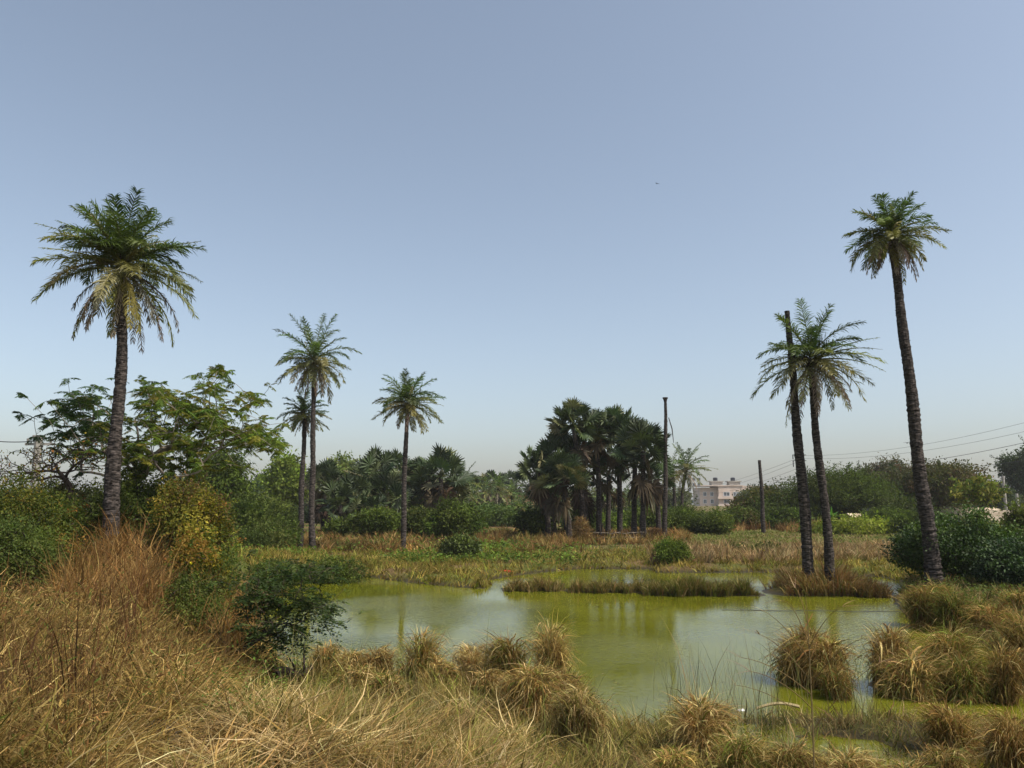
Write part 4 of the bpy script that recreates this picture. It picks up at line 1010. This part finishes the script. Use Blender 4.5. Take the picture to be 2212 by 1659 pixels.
scatter('slope_weeds', 'dark red-brown dead stems standing through the slope grass', 716, 2600, trap(5.5, 20, -60, 560), (.6, 1.35), .012, [(0.10, .045, .02), (.15, .08, .03), (.06, .035, .02)], [1, 1, .7], th=(0, .5), bend=(-.2, .8), nseg=6, wig=.12, patch=onhill, clump=26, dmin=.3)
scatter('loose_stalks', 'long bleached stalks arching over the near straw', 714, 300, trap(4.4, 11, -60, 1050), (.6, 1.3), .007, [(0.52, .41, .20), (.42, .31, .12), (.30, .30, .08)], [1, 1, .4],
        th=(R(25), R(80)), bend=(.3, 1.6), nseg=9, wig=.05, dmin=.1, zoff=.05)
# far bank
FB = [(0.20, .155, .035), (.14, .165, .02), (.30, .225, .065), (.13, .08, .022)]
scatter('far_shore_grass', 'straw and green grass fringe of the far shore', 708, 60000, trap(26, 45, 380, 2000), (.18, .45), .032, FB, [.8, 1.6, .6, .4], th=(.05, .8), bend=(.2, 1.4), nseg=3, clump=14, dmin=-.05, patch=lambda x, y, r: y > 28.5)
scatter('far_shore_grass', 'low bright green grass behind the far shore', 709, 26000, trap(38, 70, 900, 2250), (.10, .25), .05, [(0.10, .16, .03), (.15, .19, .04), (.14, .13, .04)], [1, 1, .6], th=(.05, .8), nseg=2, patch=lambda x, y, r: fnoise(x, y, .22, 7) > -.1)
def rusty(x, y, r): return (fnoise(x, y, .28, 4) + .25 * (y - 44) / 10 > .02)
scatter('rusty_grass', 'rusty brown tall grass in front of the groves', 710, 66000, trap(43, 66, 430, 1480), (.25, .85), .05, [(0.22, .12, .04), (.15, .08, .03), (.32, .22, .09), (.12, .12, .03)], [1.2, 1, .6, .9], th=(0, .8), bend=(.2, 1.6), nseg=3, clump=34, patch=rusty)
scatter('rusty_grass', 'rusty grass around the short dead trunk', 711, 16000, trap(60, 80, 1480, 1800), (.35, 1.1), .06, [(0.22, .12, .045), (.15, .09, .035), (.30, .21, .08)], [1.2, 1, .5], th=(0, .4), nseg=3, clump=26, patch=lambda x, y, r: fnoise(x, y, .3, 9) + (y - 66) / 9 > .25)
scatter('straw_grass', 'pale straw grass strip along the far right shore', 712, 40000, trap(37, 54, 1400, 2050), (.3, .8), .038, [(0.30, .20, .10), (.22, .13, .06), (.16, .15, .05), (.34, .26, .14)], [1, .9, .7, .6], th=(0, .6), nseg=3, clump=18, dmin=.3, patch=lambda x, y, r: fnoise(x, y, .35, 5) + (45 - y) / 9 > -.1)
scatter('meadow_grass', 'low green meadow beyond the straw strip', 713, 30000, trap(50, 110, 1400, 2300), (.10, .3), .07, [(0.15, .18, .04), (.18, .18, .05), (.22, .18, .07)], [1, 1, .7], th=(.05, .8), nseg=2)

def broad_plants(name, label, seed, N, xy, hgt, size, cols, wts, dmin, patch=None, k=9):
    rng = np.random.default_rng(seed); x, y = xy(rng, N); d = sdist(x, y); ok = d > dmin
    if patch is not None: ok &= patch(x, y, rng)
    x, y = x[ok], y[ok]; n = len(x); z = H(x, y); h = rng.uniform(*hgt, n)
    P = np.repeat(np.stack([x, y, z], -1), k, 0); P[:, :2] += rng.normal(0, .16, (n * k, 2)) * np.sqrt(np.repeat(y, k)[:, None] / 25); P[:, 2] += np.repeat(h, k) * rng.uniform(.15, 1, n * k)
    c = np.repeat(pal(rng, n, cols, wts, .25), k, 0)
    g_ = Geo(); leaves(g_, rng, P, nrm(rng.standard_normal((n * k, 3)) * [1, 1, .5]), size * rng.uniform(.6, 1.3, n * k) * (np.repeat(y, k) / 35), c, .5, .1, .9)
    tag(g_.build(name, M_leaf), kind='stuff', label=label)
broad_plants('low_weeds', 'low leafy green weeds on the far bank', 731, 3400, trap(30, 60, 430, 1250), (.15, .5), .16, [(0.09, .14, .02), (.13, .19, .03), (.06, .09, .015)], [1, .7, .8], .4, lambda x, y, r: fnoise(x, y, .35, 11) > .1)
broad_plants('low_weeds', 'low leafy green weeds on the near right bank', 732, 1500, trap(14, 30, 1930, 2300), (.15, .5), .16, [(0.08, .11, .02), (.11, .14, .03), (.05, .07, .015)], [1, .7, .8], .2)
broad_plants('low_weeds', 'creeping green weeds in the slope grass', 733, 1500, trap(7, 17, 300, 640), (.2, .75), .16, [(0.08, .12, .02), (.12, .18, .03), (.06, .08, .015)], [1, .7, .8], .2, lambda x, y, r: fnoise(x, y, 1.1, 12) > .2)
# ------------------------------------------------------------------ buildings
def apartment():
    Y = 330.; A = at(1511, 1055, Y); B_ = at(1600, 1050, Y); z0 = Hs(A[0], Y)
    Wd = B_[0] - A[0]; h = A[2] - z0 + .3
    e = empty('apartment_block', (A[0], Y, z0), 'pink four-storey apartment block with rooftop tanks far behind the thicket', 'building')
    g_ = Geo(); box(g_, 0, Wd * .42, 0, 12, 0, h); box(g_, Wd * .42, Wd, -2.5, 12, 0, h + .6); box(g_, Wd, Wd * 1.75, 3, 14, 0, h + .9)
    box(g_, -.3, Wd + .3, -2.8, 12.2, h + .605, h + 1.0)
    g_.build('wall', M_pink, e)
    for k, x in enumerate((Wd * .45, Wd * .88)):
        g_ = Geo(); box(g_, x - 2.2, x + 2.6, 2, 6, h + 1.002, h + 2.6); box(g_, x - 2.8, x + 3.2, 1.6, 6.4, h + 2.602, h + 2.95); rt = g_.build('roof_room', M_concrete, e)
        g_ = Geo(); tube(g_, [[x, 4, h + 2.95], [x, 4, h + 4.3], [x, 4, h + 4.5]], [1.0, 1.0, .4], 12, (.1, .1, .1), cap_=True); g_.build('water_tank', M_dark, rt)
    for f in range(5):
        zz = f * 3.1 + 1.2
        if zz + 1.6 > h: break
        for x, yy, ww in [(1.6, -.05, 1.2), (4.6, -.05, 1.2), (Wd * .42 + 2.2, -2.55, 2.4), (Wd * .42 + 6.4, -2.55, 1.3), (Wd - 2.6, -2.55, 1.5)]:
            g_ = Geo(); box(g_, x, x + ww, yy - .03, yy + .02, zz, zz + 1.5); fr = g_.build('window', M_glass, e)
            g_ = Geo()
            for a, b, c, d in ((x - .15, x + ww + .15, zz - .15, zz), (x - .15, x + ww + .15, zz + 1.5, zz + 1.65), (x - .15, x, zz, zz + 1.5), (x + ww, x + ww + .15, zz, zz + 1.5), (x + ww / 2 - .05, x + ww / 2 + .05, zz, zz + 1.5)):
                box(g_, a, b, yy - .12, yy - .032, c, d)
            g_.build('window_frame', M_white, fr)
        g_ = Geo(); box(g_, Wd * .42 - .8, Wd * .42 + 6, -4.2, -2.503, zz - 1.3, zz - 1.1); box(g_, Wd * .42 - .8, Wd * .42 + 6, -4.2, -4.1, zz - 1.098, zz - .3)
        g_.build('balcony', M_pink, e)
        g_ = Geo(); box(g_, -1.6, -.003, 1, 5, zz - 1.3, zz - 1.12); g_.build('sunshade_slab', M_white, e)
apartment()
def small_block():
    Y = 420.; A = at(1483, 1086, Y); z0 = Hs(A[0], Y); h = A[2] - z0
    e = empty('office_block', (A[0], Y, z0), 'pale distant block with a blue roof edge left of the pink one', 'building')
    g_ = Geo(); box(g_, 0, 9, 0, 9, 0, h); g_.build('wall', M_white, e)
    g_ = Geo(); box(g_, -.4, 4.6, -.3, 9.3, h + .002, h + .9); g_.build('roof', M_blue, e)
    for i in range(3):
        for f in range(5):
            g_ = Geo(); box(g_, 1 + i * 2.7, 2.6 + i * 2.7, -.06, -.01, 1.5 + f * 2.9, 3 + f * 2.9); g_.build('window', M_glass, e)
small_block()
def shed(label, px0, px1, ptop, peave, Y, dep, seed, long=False):
    A = at(px0, peave, Y); B_ = at(px1, peave, Y); z0 = Hs(A[0], Y); he = A[2] - z0; ht = at(px0, ptop, Y)[2] - z0
    Wd = B_[0] - A[0]
    e = empty('house' if long else 'shed', (A[0], Y, z0), label, 'building')
    g_ = Geo(); box(g_, .3, Wd - .3, .3, dep - .3, 0, he - .06); g_.build('wall', M_wallb, e)
    # corrugated hip/gable roof
    n = int(Wd / .2); xs_ = np.linspace(0, Wd, n); cor = .035 * np.sin(np.arange(n) * PI)
    cor = np.where(np.arange(n) % 2, .05, 0.0)
    hip = (Wd * .12) if long else Wd * .1
    rows = []
    top_y = dep / 2
    for yy, zz, ins in ((-.3, he, 0), (top_y, ht, hip), (dep + .3, he, 0)):
        rows.append(np.stack([np.clip(xs_, ins, Wd - ins), np.full(n, yy), zz + cor], -1))
    V = np.concatenate(rows); V2 = V - np.array([0, 0, .08])
    F = [[r * n + i, r * n + i + 1, (r + 1) * n + i + 1, (r + 1) * n + i] for r in range(2) for i in range(n - 1)]
    g_ = Geo(); g_.add(V, F, (.5, .4, .3)); g_.add(V2, F, (.5, .4, .3)); g_.build('roof', M_roof, e)
    if not long:
        g_ = Geo(); box(g_, Wd * .4, Wd * .4 + .9, .22, .296, 0, 1.9); g_.build('door', M_dark, e)
    else:
        for k in range(5):
            x = Wd * (.1 + .18 * k); g_ = Geo(); box(g_, x, x + 1.1, .22, .296, .9, he - .4); g_.build('window', M_glass, e)
        g_ = Geo(); box(g_, Wd * .35, Wd * .35 + .1, -4, -.31, he * .2, he + .02); box(g_, Wd * .75, Wd * .75 + .1, -4, -.31, he * .2, he + .02)
        g_.build('porch_post', M_concrete, e)
        # front gable extension roof
        x0, x1 = Wd * .33, Wd * .78; xm = (x0 + x1) / 2
        g_ = Geo(); g_.add([[x0, -4, he - .3], [xm, -4, ht - .15], [xm, dep * .3, ht - .15], [x0, dep * .3, he - .3], [x1, -4, he - .3], [x1, dep * .3, he - .3]], [[0, 1, 2, 3], [1, 4, 5, 2]], (.5, .4, .3))
        g_.build('porch_roof', M_roof, e)
        g_ = Geo(); g_.add([[x0 + .2, -3.8, he - .35], [x1 - .2, -3.8, he - .35], [xm + .1, -3.8, ht - .25], [xm - .1, -3.8, ht - .25]], [[0, 1, 2, 3]], (.2, .1, .1)); g_.build('gable', M_wallb, e)
shed('small shed with a cream corrugated roof behind the yellow-green hedge', 1846, 1898, 1110, 1128, 72, 4, 1)
shed('long low house with a cream roof and brown gable at the far right', 2018, 2240, 1098, 1130, 78, 9, 2, True)
def far_house():
    Y = 115; A = at(1090, 1112, Y); z0 = Hs(A[0], Y)
    e = empty('house', (A[0], Y, z0), 'ochre house wall glimpsed through the distant palms', 'building')
    g_ = Geo(); box(g_, 0, 5, 0, 4, 0, 3.0); g_.build('wall', noise_mat('ochre_wall', (0.45, .30, .14), (.55, .38, .2), (1, 1, 1)), e)
    g_ = Geo(); box(g_, -.3, 5.3, -.4, 4.3, 3.002, 3.2); g_.build('roof', M_wallb, e)
    g_ = Geo(); box(g_, 1.5, 2.6, -.06, -.01, 1, 2.2); g_.build('window', M_glass, e)
far_house()

# ------------------------------------------------------------------ poles and power lines
def pole(label, px, ptop, Y, r, arm=None, name='concrete_pole', pbase=None):
    t = at(px, ptop, Y); z0 = Hs(t[0], Y); h = t[2] - z0
    e = empty(name, (t[0], Y, z0), label, 'utility pole')
    g_ = Geo(); tube(g_, [[0, 0, -.2], [0, 0, h * .5], [0, 0, h]], [r * 1.25, r * 1.1, r], 8, (.3, .3, .3), cap_=True); g_.build('shaft', M_concrete, e)
    if arm:
        g_ = Geo(); box(g_, -arm * .8, arm, -.06, .06, h - .26, h - .18); box(g_, -.14, .14, -.15, .15, h + .0, h + .09); g_.build('crossarm', M_concrete, e)
        for s in (-.7, .8):
            g_ = Geo(); tube(g_, [[arm * s, 0, h - .18], [arm * s, 0, h - .02]], [.03, .04], 6, (.3, .3, .3), cap_=True); g_.build('insulator', M_concrete, e)
    return t
pole('thick concrete pole with a flat crossarm behind the bare tree at left', 84, 946, 27, .13, .55)
pole('concrete pole in front of the large dark right-edge tree', 2166, 1028, 90, .16)
pole('lower concrete pole nearest the right edge', 2196, 1066, 100, .16)
def steel_pole():
    Y = 118; t = at(1727, 982, Y); z0 = Hs(t[0], Y); h = t[2] - z0
    e = empty('power_pole', (t[0], Y, z0), 'power pole hidden behind the headless leaning trunk, brackets showing left', 'utility pole')
    g_ = Geo(); tube(g_, [[0, 0, -.2], [0, 0, h]], [.2, .14], 8, (.3, .3, .3), cap_=True); g_.build('shaft', M_concrete, e)
    for k, zz in enumerate((h - .1, h - 1.0, h - 3.4)):
        g_ = Geo(); box(g_, -1.1, 1.0, -.05, .05, zz, zz + .1); box(g_, -1.1, -.98, -.05, .05, zz - .9 if k else zz - .6, zz - .003); g_.build('bracket', M_wire, e)
    return e
steel_pole()
def wire(label, a, b, sag, r=.022, n=40):
    r = r * .65
    a = np.array(a); b = np.array(b); t = np.linspace(0, 1, n)[:, None]
    P = a * (1 - t) + b * t; P[:, 2] -= (4 * sag * t * (1 - t))[:, 0]
    g_ = Geo(); tube(g_, P - a, r, 4, (.1, .1, .1)); o_ = g_.build('power_line', M_wire, None, a); tag(o_, label, 'cable', 'power lines crossing the right half')
wire('topmost power line running right from the hidden pole', at(1727, 984, 118), at(2240, 906, 78), 1.0)
wire('second power line from the top, running right', at(1727, 990, 118), at(2240, 926, 77), 1.0)
wire('third, thicker power line running right', at(1727, 1012, 118), at(2240, 950, 75), 1.0, .035)
wire('lowest power line, crossing before the brown rounded tree', at(1727, 1020, 118), at(2240, 991, 80), .8, .03)
for i, (p0, p1) in enumerate([((1490, 1055), (1727, 988)), ((1500, 1062), (1727, 996)), ((1510, 1068), (1727, 1010)), ((1560, 1064), (1727, 1020))]):
    wire(['uppermost faint wire sloping left to the pink block', 'second faint wire sloping left to the pink block', 'third faint wire sloping left to the pink block', 'lowest faint wire sloping left above the rusty bush'][i],
         at(*p0, 290), at(*p1, 118), 1.2, .03)
a = at(84, 952, 27); b = at(-60, 946, 26)
g = Geo(); t = np.linspace(0, 1, 20)[:, None]; P = a * (1 - t) + b * t; P[:, 2] -= (t * (1 - t))[:, 0] * .35
tube(g, P - a, .016, 4, (.1, .1, .1)); tag(g.build('cable', M_wire, None, a), 'dark cable leaving the thick concrete pole toward the left edge', 'cable')

# ------------------------------------------------------------------ small things
def bird(label, p, wing, rz, size=.3):
    e = empty('bird', p, label, 'bird', None, rz)
    g_ = Geo(); s = size
    tube(g_, np.array([[-.6, 0, -.05], [-.3, 0, 0], [-.05, 0, .03], [.2, 0, .06], [.34, 0, .14], [.44, 0, .13]]) * s, np.array([.03, .1, .16, .12, .09, .015]) * s, 8, (.02, .02, .02))
    g_.build('body', M_feather, e)
    for sg in (-1, 1):
        g_ = Geo()
        V = np.array([[.15, .1 * sg, .08], [-.2, .1 * sg, .06], [-.25, .55 * sg * wing, .25 * wing], [.12, .55 * sg * wing, .3 * wing], [-.3, 1.1 * sg * wing, .12], [-.1, 1.05 * sg * wing, .14]]) * s
        g_.add(V, [[0, 1, 2, 3], [3, 2, 4, 5]], (.02, .02, .02)); g_.add(V - np.array([0, 0, .02 * s]), [[0, 1, 2, 3], [3, 2, 4, 5]], (.02, .02, .02)); g_.build('wing', M_feather, e)
bird('small bird flying by the power line left of the tallest palm', at(1960, 957, 70), 1, .6, .32)
bird('tiny dark bird high in the open sky', at(1419, 397, 90), 1, 2.1, .3)

# stick fence in the grove
def stick_fence():
    rng = np.random.default_rng(801); Y = 52.5
    A = at(1282, 1176, Y); B_ = at(1392, 1176, Y); z0 = Hs(A[0], Y)
    e = empty('stick_fence', (A[0], Y, z0), 'crooked low fence of sticks across the grove floor', 'fence'); L = B_[0] - A[0]
    for i in range(22):
        x = L * i / 21 + rng.normal(0, .03); h = rng.uniform(.55, .95) + (rng.random() < .15) * .6
        g_ = Geo(); tube(g_, [[x, 0, -.1], [x + rng.normal(0, .05), rng.normal(0, .05), h * .5], [x + rng.normal(0, .14), rng.normal(0, .1), h]], [.035, .03, .022], 5, (.1, .1, .1), cap_=True); g_.build('stake', M_barkdark, e)
    for z in (.3, .6):
        g_ = Geo(); xs_ = np.linspace(0, L, 12); tube(g_, np.stack([xs_, np.full(12, -.05), z + rng.normal(0, .03, 12)], -1), .022, 5, (.1, .1, .1)); g_.build('rail', M_barkpale, e)
stick_fence()
def heap(name, label, px, pb, wpx, hpx, Y, cols, wts, seed, N=1800):
    rng = np.random.default_rng(seed); c = at(px, pb, Y); z0 = Hs(c[0], Y); hw = wpx / 2 * mpp(Y); h = hpx * mpp(Y)
    d = nrm(rng.standard_normal((N, 3))); d[:, 2] = np.abs(d[:, 2]); P = d * np.array([hw, hw, h]) * rng.uniform(.75, 1, (N, 1))
    g_ = Geo(); blades(g_, rng, P, rng.uniform(0, 6.28, N), rng.uniform(.5, 1.6, N), rng.uniform(.2, 1.6, N), np.full(N, hw * .8) * rng.uniform(.5, 1.2, N), np.full(N, .035), pal(rng, N, cols, wts), 3, .15)
    tag(g_.build(name, M_grass, None, (c[0], Y, z0)), label, 'heap')
heap('straw_heap', 'tall heap of dry straw leaning on the left grove trunks', 1256, 1170, 36, 52, 52.5, [(0.22, .14, .05), (.30, .21, .09), (.14, .09, .04)], [1, .7, .8], 802)
heap('brush_heap', 'low dark brush heap at the right grove foot', 1418, 1165, 34, 26, 54, [(0.10, .06, .03), (.16, .10, .05)], [1, 1], 803, 1000)

# banana plant
def banana():
    rng = np.random.default_rng(804); Y = 66; b = at(1798, 1150, Y); z0 = Hs(b[0], Y)
    e = empty('banana_plant', (b[0], Y, z0), 'bright green banana plant just right of the live islet palm trunk', 'plant'); h = at(1798, 1098, Y)[2] - z0
    g_ = Geo(); tube(g_, [[0, 0, -.1], [0, 0, h * .35], [0.02, 0, h * .6]], [.14, .11, .07], 8, (.1, .1, .1)); g_.build('stem', leaf_mat('banana_stem', 0, .5), e)
    g_ = Geo()
    for i in range(9):
        az = i * 2.4; th0 = rng.uniform(.05, .7) if i else .05; L = h * rng.uniform(.42, .6); m = 6
        t = (np.arange(m) + .5) / m; th = th0 + rng.uniform(.4, 1.6) * t * (i > 0)
        d = np.stack([np.sin(th) * np.cos(az), np.sin(th) * np.sin(az), np.cos(th)], -1) * L / m
        P = np.concatenate([[np.zeros(3)], np.cumsum(d, 0)]) + np.array([0, 0, h * .5])
        wv = .2 * np.sin(PI * np.linspace(.03, .97, m + 1)) + .01; s = np.array([-math.sin(az), math.cos(az), 0])
        V = np.concatenate([P - s * wv[:, None] + [0, 0, .05], P, P + s * wv[:, None] + [0, 0, .05]])
        k = m + 1; F = [[i_, i_ + 1, k + i_ + 1, k + i_] for i_ in range(m)] + [[k + i_, k + i_ + 1, 2 * k + i_ + 1, 2 * k + i_] for i_ in range(m)]
        g_.add(V, F, pal(rng, 1, [(0.10, .20, .03), (.07, .15, .025)], [1, 1])[0])
    g_.build('leaves', M_leaf, e)
banana()

# thin weed with finger-like seed heads, close to the camera
def weed():
    rng = np.random.default_rng(805); Y = 7.2
    b = at(1756, 1700, Y); z0 = Hs(b[0], Y); base = np.array([b[0], Y, z0])
    e = empty('weed_stalk', base, 'tall thin dry weed stalk with finger-like seed heads in the right foreground', 'plant')
    pts = [np.array([0, 0, -.05])] + [at(x, y, Y) - base for x, y in ((1757, 1600), (1753, 1500), (1748, 1400), (1744, 1330), (1740, 1290))]
    g_ = Geo(); tube(g_, pts, [.009, .008, .007, .005, .004, .002], 5, (0.17, .12, .05))
    g_.build('stem', leaf_mat('weed_stem', 0.0, .7), e)
    heads = [((1748, 1395), (1700, 1300)), ((1750, 1430), (1650, 1320)), ((1750, 1470), (1640, 1370)), ((1745, 1350), (1718, 1270)), ((1752, 1500), (1600, 1420)), ((1748, 1400), (1820, 1310)), ((1754, 1530), (1620, 1450)), ((1752, 1480), (1860, 1380)), ((1754, 1560), (1590, 1480)), ((1755, 1580), (1900, 1430))]
    for s_, h_ in heads:
        a = at(*s_, Y) - base; c = at(*h_, Y + rng.normal(0, .25)) - base; m_ = (a + c) / 2 + np.array([0, 0, .12])
        g_ = Geo(); t = np.linspace(0, 1, 8)[:, None]; P = a * (1 - t) ** 2 + 2 * m_ * t * (1 - t) + c * t ** 2
        tube(g_, P, np.linspace(.0045, .002, 8), 4, (0.2, .14, .06))
        n = 6; tip = nrm(P[-1] - P[-2]); az0 = math.atan2(tip[1], tip[0])
        blades(g_, rng, np.tile(P[-1], (n, 1)), az0 + rng.normal(0, .7, n), rng.uniform(.9, 1.5, n), rng.uniform(.2, .9, n), rng.uniform(.16, .32, n), np.full(n, .006), pal(rng, n, [(0.17, .10, .06), (.22, .16, .08)], [1, 1]), 5, .05)
        g_.build('seed_head', M_grass, e)
weed()
def floating_bits():
    rng = np.random.default_rng(734); N = 9000
    x, y = trap(9, 40, 560, 2300)(rng, N); d = sdist(x, y); ok = (d < .02) & (d > -1.1) & (rng.random(N) < np.exp(d * 3.2)) & (H(x, y) < -.005); x, y = x[ok], y[ok]; n = len(x)
    g_ = Geo(); a = rng.uniform(0, 6.28, n)
    leaves(g_, rng, np.stack([x, y, np.full(n, .012)], -1), np.stack([np.cos(a), np.sin(a), 0 * a], -1), rng.uniform(.03, .11, n) * (.5 + y / 25), pal(rng, n, [(0.20, .16, .06), (.10, .08, .03), (.16, .19, .04)], [1, 1, 1], .3), .3, 0, 6)
    tag(g_.build('floating_debris', M_grass), kind='stuff', label='bits of leaf and straw floating along the waterline')
floating_bits()
def fine_stalks():
    rng = np.random.default_rng(806); N = 420
    px = rng.choice([1530, 1480, 1700, 1860, 1650, 1190, 900, 1030, 1560, 700], N) + rng.normal(0, 38, N); py = rng.uniform(1500, 1640, N)
    P = np.array([gnd(a, b, .02) for a, b in zip(px, py)]); P[:, 2] = np.maximum(H(P[:, 0], P[:, 1]), 0) - .02
    g_ = Geo(); blades(g_, rng, P, rng.uniform(0, 6.28, N), rng.uniform(0, .25, N), rng.uniform(.1, .7, N), rng.uniform(.7, 1.5, N), np.full(N, .005), pal(rng, N, [(0.25, .2, .09), (.12, .13, .04)], [1, 1]), 6, .05)
    tag(g_.build('fine_stalks', M_grass), kind='stuff', label='hair-thin grass stalks rising over the near tussocks')
fine_stalks()

def log_thing():
    rng = np.random.default_rng(807)
    a = gnd(592, 1492, .25); c = gnd(672, 1478, .22)
    z = Hs(*a[:2]); e = empty('fallen_branch', (a[0], a[1], z), 'dark broken branch lying at the left end of the near shore', 'branch')
    t = np.linspace(0, 1, 9)[:, None]; P = (c - a) * t; P[:, 2] = .12 + .05 * np.sin(t[:, 0] * 7); P[:, 1] += .06 * np.sin(t[:, 0] * 9)
    g_ = Geo(); tube(g_, P, np.linspace(.10, .04, 9), 7, (.1, .1, .1), .12, rng, True); g_.build('bark', M_barkdark, e)
    g_ = Geo()
    for k in (2, 4, 6): tube(g_, [P[k], P[k] + rng.normal(0, .1, 3) + [0, -.05, .12], P[k] + rng.normal(0, .16, 3) + [0, -.1, .2]], [.025, .02, .01], 5, (.1, .1, .1))
    g_.build('twigs', M_barkdark, e)
log_thing()
def stalk():
    a = gnd(1634, 1538, .02); c = gnd(1726, 1534, .02)
    g_ = Geo(); t = np.linspace(0, 1, 10)[:, None]; P = (c - a) * t; P[:, 2] += .05 + .06 * np.sin(t[:, 0] * PI)
    tube(g_, P, np.linspace(.02, .028, 10), 6, (.27, .21, .10), cap_=True); tag(g_.build('fallen_stalk', leaf_mat('dry_stalk', 0, .6), None, a), 'pale bent reed stalk lying in the shallow water', 'stalk')
    # dark rope lying on the water
    A = gnd(1560, 1318); B_ = gnd(1960, 1322)
    t = np.linspace(0, 1, 60)[:, None]; P = (B_ - A) * t; P[:, 1] += .05 * np.sin(t[:, 0] * 15); P[:, 2] = .006
    g_ = Geo(); tube(g_, P, .008, 4, (.05, .05, .04)); tag(g_.build('rope', M_wire, None, A), 'thin dark rope lying across the water between the islet and right bank', 'rope')
stalk()
def crumple(name, label, cat, c, sx, sy, sz, mat, seed):
    rng = np.random.default_rng(seed); g_ = Geo(); n, m = 14, 9
    a = np.linspace(0, 2 * PI, n, endpoint=False); V = []
    for j in range(m):
        ph = PI / 2 * j / (m - 1)
        rr = math.cos(ph) ** .7; k = 1 + .22 * rng.standard_normal(n) * (j < m - 1)
        V += [[sx * rr * math.cos(x) * q, sy * rr * math.sin(x) * q, sz * math.sin(ph) * (1 + .12 * rng.standard_normal()) - .02] for x, q in zip(a, k)]
    F = [[j * n + i, j * n + (i + 1) % n, (j + 1) * n + (i + 1) % n, (j + 1) * n + i] for j in range(m - 1) for i in range(n)]
    g_.add(np.array(V), F, (.5, .5, .5)); tag(g_.build(name, mat, None, c), label, cat)
def onland(px, py, z): 
    p = gnd(px, py, z); p[2] = max(Hs(p[0], p[1]), 0) - .005; return p
crumple('plastic_bag', 'crumpled white plastic bag at the pond edge behind the bottom tussocks', 'litter', onland(1600, 1535, .0), .07, .05, .045, M_bag, 1)
crumple('red_wrapper', 'small red piece of litter on the far shore', 'litter', onland(1091, 1239, .05), .32, .12, .09, M_red, 2)
crumple('black_sack', 'black plastic sack under the straw at the bottom left', 'litter', onland(340, 1630, 1.0) + [0, 0, .04], .20, .16, .16, M_dark, 4)
crumple('dark_cloth', 'dark blue-black rag in the bottom left corner', 'litter', onland(20, 1630, 1.3) + [0, 0, .03], .14, .12, .16, M_dark, 5)
# small yellow flowers
def flowers():
    rng = np.random.default_rng(808)
    for i, (px, py, Y, s, lb) in enumerate([(413, 1216, 13.4, .03, 'single bright yellow flower on the left slope'), (1643, 1187, 40.3, .06, 'left of two yellow blooms on the far bank bush'), (1650, 1189, 40.2, .06, 'right of two yellow blooms on the far bank bush')]):
        c = at(px, py, Y); e = empty('yellow_flower', c, lb, 'flower')
        g_ = Geo(); n = 5; a = np.arange(n) * 2 * PI / n
        D = np.stack([np.cos(a), -.4 + 0 * a, np.sin(a)], -1); leaves(g_, rng, np.zeros((n, 3)), nrm(D), np.full(n, s), np.tile([.75, .62, .03], (n, 1)), .9, 0, 0.1)
        g_.build('petals', M_leaf, e)
        g_ = Geo(); tube(g_, [[0, 0, 0], [0, .02, -.2], [0.03, .04, -.45]], [.004, .005, .006], 4, (.06, .09, .02)); g_.build('stem', M_leaf, e)
flowers()

# ------------------------------------------------------------------ haze
g = Geo(); box(g, -1500, 1500, -50, 2300, -1.7, 40)
hz = g.build('haze', bpy.data.materials.new('haze_air')); tag(hz, 'thin pale dry-season haze', kind='stuff')
hm = hz.data.materials[0]; hm.use_nodes = True; n = hm.node_tree.nodes; n.remove(n['Principled BSDF'])
pv = n.new('ShaderNodeVolumePrincipled'); pv.inputs['Density'].default_value = 0.00022; pv.inputs['Color'].default_value = (0.94, .97, 1.0, 1)
pv.inputs['Anisotropy'].default_value = 0.0
hm.node_tree.links.new(pv.outputs[0], n['Material Output'].inputs['Volume'])
